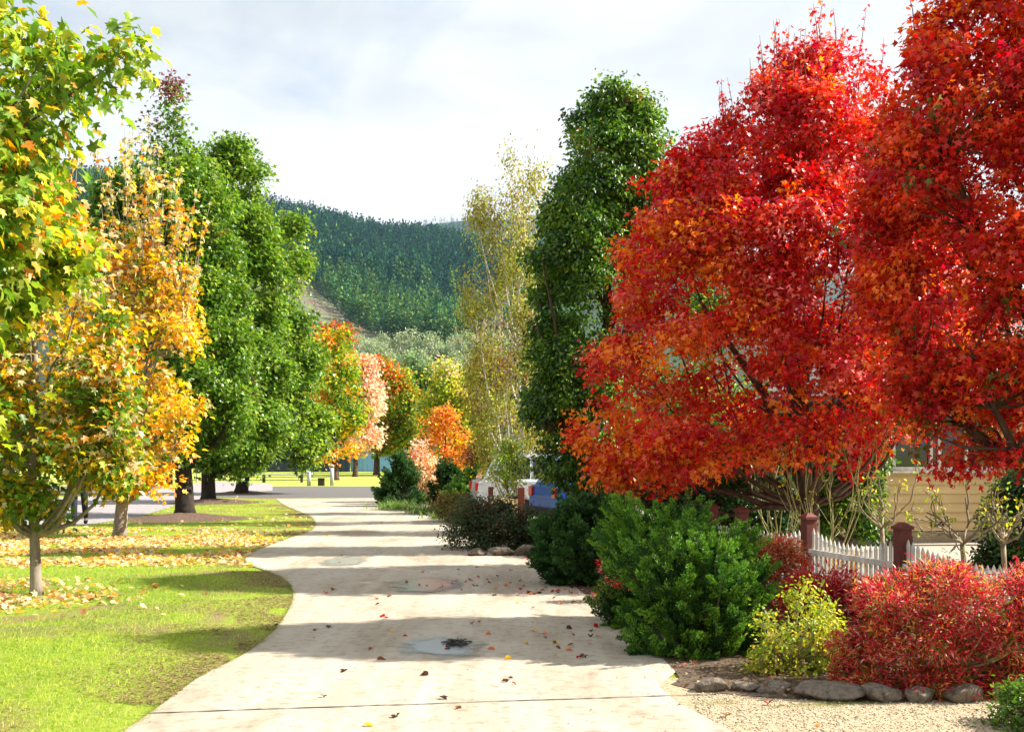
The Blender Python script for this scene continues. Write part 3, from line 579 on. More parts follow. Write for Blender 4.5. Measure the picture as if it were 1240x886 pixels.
tree('birch_tree', 'weeping olive and yellow birch with open trailing top', 'tree', 27, [(560, 580, 655), (520, 572, 660), (470, 566, 660), (420, 556, 660), (380, 548, 655), (350, 560, 655), (300, 575, 650), (270, 566, 655), (240, 580, 660), (215, 596, 665), (190, 600, 672), (178, 640, 668)], 628,
     [(.20, .21, .04), (.42, .38, .06), LIM, (.34, .25, .06)], lambda u, v, n: [1.2 - .5 * v, .8, .4, .7], tr=.08, n=1000, nleaf=34, cr=.2, kind='diamond', size=.075, df=.8, bark='bark_pale', nl=26, nsub=260, mat='leaf_thin', seed=22, gap=-.1, gapf=2.0, az=-1.5, flat=2.0, lean=1.2, tips=.007, nb=80, bough=.2, spike=.4, fill=.1)
tree('purple_tree', 'thinning burgundy and olive tree with bare silvery shoots below the birch', 'tree', 31, [(590, 575, 640), (560, 566, 652), (510, 566, 652), (460, 568, 645), (430, 574, 635), (418, 585, 625)], 605,
     [(.20, .05, .04), OLV, (.34, .10, .06), YEL2, (.16, .12, .03)], lambda u, v, n: [.6 + .8 * (n > 0), .9 + 0 * u, .6 + 0 * u, .25 + 0 * u, .6 + 0 * u], tr=.08, n=520, nleaf=30, cr=.24, kind='diamond', size=.08, df=.8, bark='bark_pale', nl=40, nsub=260, mat='leaf_thin', seed=23, gap=-.4, lean=1.5, twigs=26, twl=1.6, tips=.014)
tree('sapling', 'airy light green sapling in front of the white car', 'small tree', 23.2, [(600, 600, 626), (585, 594, 638), (562, 592, 640), (545, 598, 634), (535, 606, 626)], 613,
     [GRN3, LIM, (.30, .38, .16), YEL2], lambda u, v, n: [1, .8, .6 + 0 * u, .3 + .8 * (v < .3)], tr=.02, n=260, nleaf=24, cr=.14, kind='oval', size=.06, nl=12, nsub=60, mat='leaf_thin', seed=24, gap=-.4, bark='bark_grey')
redW = lambda u, v, n: [1.0 + .3 * v + .3 * n, .6 + .2 * n, .5 + .5 * v * (n > 0), .12 + 2.0 * np.clip(.42 - v, 0, 1) + 1.1 * (u < -.45) * (v < .6) + .3 * (n < -.7), .22 + .1 * v]  # last weight scatters sunlit pink highlights painted as leaf colour
tree('maple_tree', 'broad red maple with orange lower boughs, its forked trunk just behind the picket fence', 'tree', 15.6, [(590, 725, 790), (565, 712, 1010), (535, 695, 1085), (500, 690, 1150), (450, 697, 1190), (400, 706, 1200), (350, 726, 1200), (300, 748, 1195), (260, 766, 1170), (220, 795, 1150), (180, 825, 1135), (150, 852, 1105), (120, 900, 1080), (85, 922, 1040), (52, 962, 1012)], 980,
     [(.60,.022,.020), (.74,.085,.02), (.46,.014,.035), (.84,.24,.02), (.80,.20,.17)], redW, group='red maples over the fence', tr=.15, n=2700, nleaf=38, cr=.17, kind='maple', size=.078, df=.7, dcap=1.75, bark='bark_brown', nl=34, nsub=400, mat='leaf_red', seed=31, twigs=70, twl=.75, fork=1.15, gap=-.95, gapf=1.9, nb=230, bough=.15, spike=.3, fill=.10, own=.16, lean=.4, az=-.7)
tree('maple_tree', 'larger red maple cut off by the picture edge, its crown reaching over the house front', 'tree', 10.9, [(575, 1165, 1300), (560, 1100, 1420), (530, 1085, 1500), (480, 1070, 1560), (420, 1060, 1600), (360, 1045, 1620), (300, 1040, 1620), (240, 1038, 1600), (190, 1036, 1580), (150, 1036, 1560), (110, 1052, 1520), (70, 1074, 1480), (35, 1098, 1440), (5, 1125, 1400), (-60, 1190, 1350)], 1330,
     [(.54,.018,.018), (.68,.07,.018), (.42,.012,.03), (.80,.19,.018), (.14, .13, .03)], lambda u, v, n: [1 + .3 * n, .9, .35 + .3 * (n > .3), .22 + 1.1 * np.clip(.4 - v, 0, 1), .06 + .2 * (v < .25)], group='red maples over the fence', tr=.16, n=2700, nleaf=40, cr=.15, kind='maple', size=.068, df=.6, dcap=1.25, bark='bark_brown', nl=36, nsub=400, mat='leaf_red', seed=32, twigs=60, twl=.65, gap=-1.0, gapf=1.9, nb=230, bough=.14, spike=.3, fill=.10, own=.16, lean=.3, az=-.7)
tree('evergreen_tree', 'small green tree whose top pokes out behind the red maple', 'tree', 24, [(600, 800, 900), (450, 800, 930), (300, 800, 900), (230, 815, 880), (195, 825, 870), (178, 838, 856)], 850,
     [GRN2, LIM, GRN], lambda u, v, n: [1 + 0 * u, .6 + 0 * u, .7 + 0 * u], tr=.12, n=320, nleaf=50, cr=.3, kind='oval', size=.1, nl=10, nsub=50, seed=33, mat='leaf_gloss')

# hedges and dark planting behind the fence
dk = lambda u, v, n: [1 + 0 * u, .9 + 0 * u, .3 + .2 * u, .1 + 0 * u]
tree('hedge', 'tall dark evergreen hedge beneath the red maple, behind the fence posts', 'hedge', 18.6, [(650, 770, 965), (600, 762, 970), (560, 762, 965), (535, 775, 950), (525, 800, 930)], 865,
     [DGR, (.03, .09, .02), GRN, (.2, .05, .02)], dk, tr=.08, n=520, nleaf=46, cr=.2, kind='oval', size=.075, df=.5, dcap=.7, nl=8, nsub=40, mat='leaf_gloss', seed=41, crown_part='foliage')
tree('hedge', 'dark low hanging shrub beside the blue car', 'shrub', 20.8, [(645, 715, 780), (610, 708, 790), (575, 706, 785), (552, 712, 775)], 730,
     [DGR, (.03, .09, .02), GRN, RED2], dk, tr=.06, n=240, nleaf=44, cr=.2, kind='oval', size=.075, df=.6, nl=8, nsub=30, mat='leaf_gloss', seed=42, crown_part='foliage')
tree('camellia_bush', 'glossy green leafy bush between the maple trunk and the house corner', 'shrub', 17.6, [(650, 985, 1060), (620, 978, 1052), (585, 984, 1062), (555, 995, 1072), (535, 1005, 1065), (518, 1020, 1050)], 1025,
     [GRN, GRN2, DGR, GRN3], dk, tr=.05, n=280, nleaf=44, cr=.18, kind='oval', size=.08, nl=8, nsub=30, mat='leaf_gloss', seed=43, crown_part='foliage')
tree('house_shrub', 'dark shrub growing against the verandah post at the house corner', 'shrub', 16.8, [(690, 1185, 1260), (650, 1188, 1290), (610, 1206, 1300), (575, 1215, 1290), (560, 1225, 1280)], 1235,
     [DGR, GRN, GRN2, (.2, .05, .02)], dk, tr=.05, n=220, nleaf=40, cr=.17, kind='oval', size=.07, nl=8, nsub=30, mat='leaf_gloss', seed=44, crown_part='foliage')
tree('low_shrub', 'dark small leaved shrub spilling to the path edge above three stones', 'shrub', 19.9, [(663, 540, 650), (650, 534, 655), (632, 534, 650), (622, 548, 625), (612, 560, 605)], 590,
     [(.035, .06, .02), (.06, .10, .03), (.16, .06, .03), (.10, .13, .05)], lambda u, v, n: [1.2 + 0 * u, 1 + 0 * u, .3 + .4 * (v > .8), .5 + 0 * u], tr=.02, n=420, nleaf=40, cr=.15, kind='oval', size=.05, df=.9, nl=20, nsub=90, seed=45, crown_part='foliage', gap=-.8)
tree('low_shrub', 'bronze green ground shrub between the dark conifers and the low shrub', 'shrub', 27.5, [(628, 525, 580), (615, 520, 590), (600, 530, 575)], 555,
     [(.12, .07, .03), OLV, GRN, (.2, .06, .03)], dk, tr=.015, n=120, nleaf=34, cr=.16, kind='oval', size=.06, nl=8, nsub=20, seed=46, crown_part='foliage')

# conifer shrubs
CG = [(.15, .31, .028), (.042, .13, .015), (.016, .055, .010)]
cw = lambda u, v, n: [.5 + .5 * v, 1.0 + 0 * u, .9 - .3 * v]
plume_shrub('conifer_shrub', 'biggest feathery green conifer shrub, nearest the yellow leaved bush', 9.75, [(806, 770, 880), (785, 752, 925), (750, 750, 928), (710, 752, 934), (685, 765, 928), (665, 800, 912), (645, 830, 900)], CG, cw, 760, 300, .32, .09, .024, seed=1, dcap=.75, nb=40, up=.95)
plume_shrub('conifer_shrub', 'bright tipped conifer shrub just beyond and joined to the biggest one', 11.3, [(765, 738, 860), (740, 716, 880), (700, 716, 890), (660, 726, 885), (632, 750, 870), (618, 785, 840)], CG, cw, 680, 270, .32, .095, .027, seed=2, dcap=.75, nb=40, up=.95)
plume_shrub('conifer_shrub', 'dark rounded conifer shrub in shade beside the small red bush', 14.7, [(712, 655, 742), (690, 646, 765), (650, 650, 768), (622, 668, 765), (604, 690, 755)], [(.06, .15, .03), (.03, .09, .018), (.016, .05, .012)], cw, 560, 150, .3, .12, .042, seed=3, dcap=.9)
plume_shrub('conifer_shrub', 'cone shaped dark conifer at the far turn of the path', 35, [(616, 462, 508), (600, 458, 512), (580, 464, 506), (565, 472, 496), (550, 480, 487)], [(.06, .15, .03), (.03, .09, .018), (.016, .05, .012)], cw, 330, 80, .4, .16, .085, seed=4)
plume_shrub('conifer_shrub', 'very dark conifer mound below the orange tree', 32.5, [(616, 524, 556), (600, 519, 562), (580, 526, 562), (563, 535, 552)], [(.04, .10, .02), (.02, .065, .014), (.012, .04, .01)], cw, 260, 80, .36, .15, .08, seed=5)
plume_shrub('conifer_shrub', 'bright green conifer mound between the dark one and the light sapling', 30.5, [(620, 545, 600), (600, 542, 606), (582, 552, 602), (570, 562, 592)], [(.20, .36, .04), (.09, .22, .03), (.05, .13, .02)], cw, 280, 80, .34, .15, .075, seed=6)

# yellow leaved bush, nandinas
tree('yellow_bush', 'yellow green small leaved bush with tangled bare stems between conifer and red nandina', 'shrub', 8.85, [(822, 905, 1000), (800, 893, 1020), (770, 897, 1026), (740, 908, 1022), (720, 930, 1005), (710, 950, 990)], 955,
     [LIM, YEL2, GRN3, YEL, (.30, .22, .08)], lambda u, v, n: [1.2 + 0 * u, .6, .8 + 0 * u, .2 + 0 * u, .35 * (v < .5) + .05], tr=.015, n=460, nleaf=12, cr=.08, kind='oval', size=.038, df=.8, nl=60, nsub=300, seed=51, bark='stem_green', mat='leaf_thin', crown_part='foliage', tips=.007, gap=-.4, gapf=4, nb=26, bough=.26, spike=.45)
nandW = lambda u, v, n: [1.0 + .5 * v, .6 + .3 * v + .3 * n, .5, .35 + .4 * n, .55 + 1.9 * (v < .5) * (n < .6) + .5 * (n < -.8), .3 * (v > .3)]
NC = [(.46, .015, .03), (.64, .08, .10), (.60, .13, .04), (.56, .32, .06), (.12, .16, .03), (.80, .40, .36)]  # last tint is a pink highlight painted into the leaves
nk = dict(kind='lance', ao=1.0, az=.15, ar=.75, nup=.9, own=.4, jit=.22, mat='leaf_thin', crown_part='foliage', bark='stem_green')
nand = 'red nandina bushes in front of the fence'
tree('nandina_bush', 'widest crimson and pink nandina bush behind the row of edging stones', 'shrub', 8.2, [(842, 1015, 1240), (820, 1002, 1265), (790, 1003, 1290), (750, 1015, 1295), (720, 1030, 1290), (705, 1050, 1270), (690, 1075, 1150)], 1130,
     NC, nandW, group=nand, tr=.015, n=2500, nleaf=20, cr=.065, size=.047, df=.6, dcap=.7, nl=60, nsub=400, seed=52, gap=-.5, nb=60, bough=.17, spike=.4, **nk)
tree('nandina_bush', 'low crimson nandina bush against the foot of the white pickets', 'shrub', 10.6, [(760, 955, 1060), (740, 945, 1070), (718, 955, 1050), (704, 975, 1030)], 1000,
     NC, lambda u, v, n: [1.3, .9, .3, .1, .5 * (v < .4), .2 + 0 * u], group=nand, tr=.012, n=380, nleaf=20, cr=.1, size=.06, df=.5, dcap=.35, nl=20, nsub=80, seed=53, **nk)
tree('nandina_bush', 'orange red nandina bush beside the dark post with the maple behind', 'shrub', 11.6, [(745, 895, 975), (710, 890, 978), (678, 905, 970), (658, 915, 955)], 935,
     NC, lambda u, v, n: [.6, .4, 1.1, .9 * (v > .5), .5, .4 * (v > .7)], group=nand, tr=.012, n=380, nleaf=22, cr=.1, size=.06, df=.6, nl=20, nsub=80, seed=54, **nk)
tree('nandina_bush', 'small scarlet nandina sprig squeezed between two conifer shrubs', 'shrub', 12.9, [(735, 742, 770), (700, 738, 772), (668, 738, 770), (655, 746, 764)], 756,
     NC, lambda u, v, n: [1.2, .7, .6, .2, .3, .3 + 0 * u], group=nand, tr=.01, n=110, nleaf=20, cr=.1, size=.065, nl=10, nsub=30, seed=55, **nk)
tree('corner_shrub', 'round leaved green shrub cut by the picture corner on the gravel', 'shrub', 7.05, [(900, 1195, 1300), (870, 1193, 1310), (845, 1208, 1310), (832, 1225, 1300)], 1250,
     [GRN2, GRN, (.14, .2, .05)], lambda u, v, n: [1 + 0 * u, .8 + 0 * u, .5 + 0 * u], tr=.012, n=240, nleaf=16, cr=.07, kind='oval', size=.035, nl=16, nsub=60, seed=56, crown_part='foliage', mat='leaf_gloss')
# strappy tufts
def tuft(px, py, w, h, label, seed, cols=((.12, .22, .04), (.22, .30, .08))):
    x, y, _ = G(px, py); g = np.random.default_rng(seed); n = 500; a = g.uniform(0, 6.3, n); P = np.stack([x + g.normal(size=n) * w * .17, y + g.normal(size=n) * w * .17, np.full(n, .02)], 1)
    D = np.stack([np.cos(a) * .8, np.sin(a) * .8, g.uniform(.5, 1.6, n)], 1); Nn = np.stack([-np.cos(a), -np.sin(a), np.full(n, .8)], 1)
    o = link('grass_tuft', np_mesh('grass_tuft', *leaf_arrays(P, D, -Nn, h * g.uniform(.6, 1.2, n), 'blade', tints(cols, np.ones((n, 2)), g))), M['grass']); tag(o, label, 'grass tuft', 'strappy tufts at the path edge')
tuft(482, 617, 1.5, .36, 'pale strappy grass tuft at the foot of the cone shaped conifer', 1)
tuft(520, 622, 1.6, .36, 'strappy grass tuft at the path edge below the very dark conifer mound', 2)
tuft(543, 628, 1.3, .32, 'strappy grass tuft beside the dark shrub above the stones', 3)

# ---------------------------------------------------------------- bare pruned roses
def rose(x, y, h, label, seed, standard=True, spread=.5, nb=9, mat='rose_bark', leafy=30, thick=.017, group='pruned roses inside the fence'):
    g = np.random.default_rng(seed); root = thing('rose_bush', label, 'rose bush', (x, y, 0), group); mb = MB(); tips = []
    zf = h * (.56 if standard else .06)
    if standard: mb.tube([(0, 0, 0), (.02, 0, zf * .5), (0, .01, zf)], [thick * 1.6, thick * 1.4, thick * 1.7], 8)
    def grow(p, d, L, r, lev):
        pts = [p]; q = p.copy(); dd = d.copy()
        for i in range(4):
            dd = dd + g.normal(size=3) * (.22 if standard else .09) + np.array([0, 0, .13 if standard else .08]); dd /= np.linalg.norm(dd); q = q + dd * L / 4; pts.append(q.copy())
        mb.tube(pts, [r, r * .9, r * .8, r * .7, r * .55], 6)
        if lev < 3:
            for k in range(int(g.integers(2, 4))):
                t = int(g.integers(2, 5)); nd = dd + g.normal(size=3) * (.5 if standard else .3); nd /= np.linalg.norm(nd); grow(pts[t], nd, L * g.uniform(.5, .75), r * .68, lev + 1)
        else: tips.append(q)
    for i in range(nb):
        a = 2 * PI * i / nb + g.uniform(-.3, .3); d = np.array([math.cos(a) * 1.0, math.sin(a) * .8, (.55 if standard else 2.0)]); d /= np.linalg.norm(d)
        grow(np.array([0, 0, zf]), d, spread * g.uniform(.7, 1.1) * (1 if standard else h * 1.1), thick * (.9 if standard else .6), 1)
    mb.build('stems', M[mat], root, True)
    if leafy and tips:
        T = np.array(tips); T = T[g.choice(len(T), min(leafy, len(T)), replace=False)]
        link('leaves', np_mesh('leaves', *foliage(T, unit(g.normal(size=T.shape)), T[:, 0] * 0, T[:, 0] * 0 + .5, g, 4, .05, 'oval', .05, [LIM, GRN3, YEL2], np.array([1, 1, .5]))), M['leaf_thin'], root)
rose(X_at(1068, 14.2), 14.2, 1.35, 'gnarled pruned standard rose before the dark doorway of the house', 1, spread=.42, nb=6)
rose(X_at(1166, 12.0), 12.0, 1.3, 'pruned standard rose with pale stems in front of the weatherboard wall', 2, spread=.5, nb=7, leafy=45)
rose(X_at(1215, 12.4), 12.4, 1.25, 'pruned standard rose next to the verandah post', 3, spread=.42, nb=6)
rose(X_at(945, 16.8), 16.8, 1.35, 'many stemmed leafless rose with yellow green canes behind the fence posts', 4, False, .8, 12, 'stem_green', 10, .016)
rose(X_at(1006, 14.6), 14.6, 1.3, 'leafless rose with yellow green canes beside the maple trunk', 5, False, .8, 9, 'stem_green', 25, .016)
tree('low_shrub', 'orange and yellow low plant behind the dipping pickets', 'shrub', 13.2, [(715, 1000, 1040), (690, 990, 1050), (672, 1005, 1035)], 1020, [ORG, YEL2, LIM, PNK], dk, tr=.01, n=60, nleaf=18, cr=.08, kind='oval', size=.05, nl=6, nsub=20, seed=57, crown_part='foliage', mat='leaf_thin')

# ---------------------------------------------------------------- picket fence
FP = [(4.35, 8.9), (3.85, 11.4), (3.36, 13.1), (2.9, 14.6), (2.68, 15.5), (1.9, 18.1), (1.05, 20.3)]
root = thing('picket_fence', 'white scalloped picket fence with dark red square posts in front of the house', 'fence', (3.85, 11.4, 0))
ox, oy = 3.85, 11.4
for i, (x, y) in enumerate(FP):
    d = np.array(FP[min(i + 1, len(FP) - 1)]) - np.array(FP[max(i - 1, 0)]); rz = math.atan2(d[1], d[0])
    p = MB().box((x - ox, y - oy, .46), (.13, .13, .92), rz).build('post', M['red_paint'], root, bevel=.006)
    mb = MB(); mb.box((x - ox, y - oy, .935), (.16, .16, .03), rz); mb.box((x - ox, y - oy, .97), (.15, .15, .04), rz, .35); mb.build('cap', M['red_paint'], p)
    if i < len(FP) - 1:
        a = np.array(FP[i]); b = np.array(FP[i + 1]); L_ = np.linalg.norm(b - a); n = int((L_ - .16) / .083); mb = MB(); dirv = (b - a) / L_; rz = math.atan2(dirv[1], dirv[0]); nr = np.array([-dirv[1], dirv[0]])
        for k in range(n):
            s = .11 + (L_ - .22) * k / (n - 1); t = s / L_; h = .86 - .18 * (math.sin(PI * t) ** .6) + random.uniform(-.006, .006); c = a + dirv * s - [ox, oy]
            w = .043; mb.box((c[0], c[1], .05 + (h - .09) / 2), (w, .018, h - .09), rz + random.uniform(-.03, .03))
            mb.box((c[0], c[1], h - .02), (w * 1.15, .022, .04), rz, .55); mb.box((c[0], c[1], h + .015), (w * .62, .014, .03), rz, .1)
        for z in (.22, .56):
            c = (a + b) / 2 + nr * -.028 * (-1) - [ox, oy]; mb.box((c[0], c[1], z), (L_ - .14, .03, .06), rz)
        mb.build('picket_panel', M['white_paint'], root)
# cream boundary fence further along with rust-red post
root = thing('paling_fence', 'cream low fence with rust red end post before the parked cars', 'fence', (.2, 21.6, 0))
MB().box((-.03, -.05, .5), (.13, .13, 1.02)).build('post', plain('rust_paint', (.36, .10, .06), .6), root, bevel=.006)
MB().box((-.62, 1.2, .5), (.1, .1, .96)).build('post', M['red_paint'], root, bevel=.006)
mb = MB()
for k in range(13): mb.box((-.1 - .045 * k * 1.0, .1 + .09 * k, .42), (.06, .03, .72 + .01 * (k % 2)), 2.1)
mb.build('paling_panel', M['cream'], root)

# ---------------------------------------------------------------- house
hr = math.radians(9); hx, hy = X_at(1073, 21.2), 21.2
H = thing('house', 'cream weatherboard cottage with white framed window and verandah posts', 'house', (hx, hy, 0), rz=hr)
mb = MB(); W_, D_, ZT = 9.0, 6.5, 2.75; mb.box((W_ / 2, D_ / 2 + .05, ZT / 2), (W_ - .06, D_, ZT)); mb.build('wall', M['cream'], H)
mb = MB(); nb = 15
for k in range(nb):
    z = .22 + k * .17
    if k in (7, 8, 9, 10, 11, 12):
        segs = [(0, .02), (2.35, W_)] if False else [(0, .06), (2.28, W_)]
    else: segs = [(0, W_)]
    for s0, s1 in segs:
        if s1 - s0 > .05: mb.prism([(0, 0)], 0, 0) if False else None
        b = len(mb.v); y0, y1 = .02, -.032
        mb.v += [(s0, y0, z + .168), (s1, y0, z + .168), (s0, .001, z + .168), (s1, .001, z + .168), (s0, y1, z), (s1, y1, z), (s0, .03, z), (s1, .03, z)]
        mb.f += [(b + 4, b + 5, b + 3, b + 2), (b + 2, b + 3, b + 1, b + 0), (b + 4, b + 6, b + 7, b + 5), (b + 0, b + 6, b + 4, b + 2), (b + 1, b + 3, b + 5, b + 7)]
mb.build('weatherboards', M['cream'], H)
MB().box((-.03, 0, ZT / 2), (.1, .1, ZT)).build('corner_board', M['cream'], H)
MB().box((W_ / 2, .0, .1), (W_, .06, .2)).build('plinth', surf('plinth', (.3, .24, .14), (.4, .32, .2), 5), H)
glass = plain('window_glass', (.015, .018, .02), .06, .8)
def window(x0, x1, z0, z1, mull):
    w = MB().box(((x0 + x1) / 2, -.015, (z0 + z1) / 2), (x1 - x0 - .05, .02, z1 - z0 - .05)).build('window', glass, H)
    mb = MB()
    for z in (z0, z1): mb.box(((x0 + x1) / 2, -.04, z), (x1 - x0 + .1, .07, .07))
    for x in [x0, x1] + mull: mb.box((x, -.041, (z0 + z1) / 2), (.06, .066, z1 - z0 - .07))
    mb.build('frame', M['white_paint'], w); MB().box(((x0 + x1) / 2, -.07, z0 - .055), (x1 - x0 + .16, .13, .035)).build('sill', M['white_paint'], w)
window(.12, 2.2, 1.36, 2.35, [.85, 1.02, 1.55]); window(3.6, 5.2, 1.2, 2.35, [4.4])
MB().box((1.0, -.03, .34), (.26, .02, .09)).build('floor_vent', M['dark_wood'], H)
# roof (hip)
mb = MB(); e = .55; z0, z1 = ZT, ZT + 1.7; b = 0
mb.v += [(-e, -e, z0), (W_ + e, -e, z0), (W_ + e, D_ + e, z0), (-e, D_ + e, z0), (2.4, D_ / 2, z1), (W_ - 2.4, D_ / 2, z1), (-e, -e, z0 - .1), (W_ + e, -e, z0 - .1), (W_ + e, D_ + e, z0 - .1), (-e, D_ + e, z0 - .1)]
mb.f += [(0, 1, 5, 4), (1, 2, 5), (2, 3, 4, 5), (3, 0, 4), (6, 7, 1, 0), (7, 8, 2, 1), (8, 9, 3, 2), (9, 6, 0, 3), (6, 9, 8, 7)]
mb.build('roof', surf('roof_iron', (.16, .15, .14), (.26, .24, .23), 2, .5, .3, 8, stretch=(8, .2, 1)), H)
# verandah at the left with square posts and low panel, doorway shade put into a dark back wall
for x in (-.42, -1.05): MB().box((x, -.35, 1.3), (.13, .13, 2.6)).build('verandah_post', M['cream'], H, bevel=.006)
MB().box((-1.4, -.34, .42), (.56, .06, .5)).build('verandah_panel', M['cream'], H)
MB().box((-1.0, .7, 2.6), (2.4, 3.0, .1)).build('verandah_roof', M['dark_wood'], H)
MB().box((-1.0, 2.2, 1.25), (2.3, .1, 2.4)).build('verandah_back_wall', M['dark_wood'], H)
MB().box((-1.0, .6, .09), (2.3, 2.6, .18)).build('verandah_floor', M['dark_wood'], H)
MB().box((2.62, -.9, 1.35), (.20, .20, 2.7)).build('timber_column', M['bark_grey'], H, bevel=.01)
MB().box((2.05, -.7, 1.35), (.13, .13, 2.7)).build('timber_column', M['bark_brown'], H, bevel=.01)

# ---------------------------------------------------------------- cars behind the fence
def car(name, label, x, y, rz, paint, tall=1.5, L=4.4):
    c = thing(name, label, 'car', (x, y, 0), rz=rz); k = L / 4.4; W2 = .86
    low = [(0, .38), (0, .78), (.03, .98), (.25, 1.02), (3.1, 1.0), (4.1, .86), (4.38, .68), (4.4, .38), (3.95, .33), (3.87, .56), (3.68, .69), (3.48, .69), (3.28, .56), (3.2, .33), (1.28, .33), (1.2, .56), (1.0, .69), (.8, .69), (.6, .56), (.52, .33)]
    MB().prism([(a * k, b) for a, b in low], -W2, W2).build('body', paint, c, bevel=.03, smooth=False)
    top = [(.12, 1.0), (.42, tall - .04), (.6, tall), (2.15, tall), (2.35, tall - .05), (3.05, 1.0)]
    mb = MB(); b0 = len(mb.v); n = len(top)
    for y_, ins in ((-W2 + .05, 1), (W2 - .05, -1)):
        for a, z in top: mb.v.append((a * k, y_ + ins * .16 * (z - 1) / (tall - 1), z))
    mb.f.append(tuple(range(n))); mb.f.append(tuple(range(2 * n - 1, n - 1, -1)))
    for i in range(n): j = (i + 1) % n; mb.f.append((i, n + i, n + j, j))
    mb.build('cabin', paint, c, bevel=.02)
    for sgn in (-1, 1):
        for a0, a1, a2, a3 in ((.55, .72, 1.22, 1.22), (1.3, 1.3, 2.02, 2.02), (2.1, 2.1, 2.3, 2.78)):
            z0, z1 = 1.05, tall - .09; yy = lambda z: sgn * (W2 - .05 - .16 * (z - 1) / (tall - 1) + .012); mb = MB()
            mb.v = [(a0 * k, yy(z0), z0), (a3 * k, yy(z0), z0), (a2 * k, yy(z1), z1), (a1 * k, yy(z1), z1)] + [(a0 * k, yy(z0) - sgn * .01, z0), (a3 * k, yy(z0) - sgn * .01, z0), (a2 * k, yy(z1) - sgn * .01, z1), (a1 * k, yy(z1) - sgn * .01, z1)]
            mb.f = [(0, 1, 2, 3), (7, 6, 5, 4), (0, 4, 5, 1), (1, 5, 6, 2), (2, 6, 7, 3), (3, 7, 4, 0)]; mb.build('side_window', glass, c)
        MB().box((.0, sgn * .70, .86), (.07, .22, .2)).build('taillight', plain('taillight', (.55, .01, .01), .2, .6), c, bevel=.015)
        MB().box((4.3 * k, sgn * .66, .74), (.1, .3, .13)).build('headlight', M['chrome'], c, bevel=.015)
        for a in (.9, 3.58):
            t = MB().tube([(a * k, sgn * (W2 - .2), .33), (a * k, sgn * (W2 + .01), .33)], .32, 24).build('wheel', M['black'], c, bevel=.0)
            MB().tube([(a * k, sgn * (W2 + .0), .33), (a * k, sgn * (W2 + .02), .33)], .2, 16).build('rim', M['chrome'], t)
    MB().prism([(.11 * k, 1.05), (.125 * k, 1.05), (.40 * k, tall - .1), (.385 * k, tall - .1)], -.62, .62).build('rear_window', glass, c)
    MB().box((-.03, 0, .45), (.1, 1.66, .2)).build('rear_bumper', M['black'], c, bevel=.02)
    MB().box((4.4 * k, 0, .42), (.1, 1.6, .2)).build('front_bumper', M['black'], c, bevel=.02)
    return c
blue = plain('blue_paint', (.012, .09, .48), .4, .4, coat=.1); whitep = plain('white_car_paint', (.72, .75, .78), .25, .5, coat=.5)
car('parked_car', 'blue wagon with red taillight parked behind the rust red fence post', .62, 23.4, math.radians(18), blue, 1.55)
car('parked_car', 'white wagon parked behind the light green sapling', -.9, 27.2, math.radians(8), whitep, 1.62)

# ---------------------------------------------------------------- rocks edging the beds
def rock(px, py, w, h, label, seed, d=None):
    x, y, _ = G(px, py); g = np.random.default_rng(seed); bm = bmesh.new(); bmesh.ops.create_icosphere(bm, subdivisions=4, radius=1)
    sx, sz = w / 2 * y / F * g.uniform(.85, 1.12), h * y / F * g.uniform(.65, .95); ks = [(g.normal(size=3), g.uniform(0, 6.3), f) for f in (1.3, 2.1, 3.7, 6.5, 11)]
    cuts = [(g.normal(size=3), g.uniform(.5, .82)) for _ in range(13)]
    for v in bm.verts:
        p = np.array(v.co)
        for c_, dd in cuts:
            c_ = c_ / np.linalg.norm(c_); q = p @ c_
            if q > dd: p = p - c_ * (q - dd) * .85
        for kk, ph, f in ks: p = p * (1 + .05 / f ** .6 * math.sin(kk @ p * f + ph))
        v.co = (p[0] * sx * 1.12, p[1] * (d or sx * .7), p[2] * sz * .62)
    me = bpy.data.meshes.new('edging_stone'); bm.to_mesh(me); bm.free()
    for p in me.polygons: p.use_smooth = True
    o = link('edging_stone', me, M['rock'], None, (x, y, sz * .42)); o.rotation_euler = (g.uniform(-.1, .1), g.uniform(-.1, .1), g.uniform(-.2, .2)); tag(o, label, 'stone', 'edging stones round the beds')
rock(862, 838, 44, 18, 'small flat stone at the end of the bed edging, under dead twigs', 1); rock(905, 838, 40, 20, 'low stone second from the path end of the bed edging', 2)
rock(940, 840, 50, 24, 'angular stone with a sunlit split face below the yellow bush', 3); rock(1005, 846, 72, 30, 'long grey stone between the yellow bush and red nandina', 4)
rock(1065, 849, 52, 28, 'dark mid sized stone under the left side of the red nandina', 5); rock(1112, 850, 44, 30, 'rounded dark brown stone under the middle of the red nandina', 6); rock(1166, 850, 60, 26, 'dark stone under the trailing scarlet leaves of the nandina', 7)
rock(1215, 846, 44, 22, 'shaded stone at the far end of the bed edging near the corner shrub', 8)
rock(578, 673, 32, 13, 'low brown stone, first of three below the dark shrub', 11); rock(609, 673, 34, 13, 'reddish stone in the middle of the three below the dark shrub', 12); rock(637, 673, 30, 15, 'grey stone, last of the three next to the conifer shrub', 13); rock(500, 618, 12, 6, 'pale round stone at the foot of the cone shaped conifer', 14)

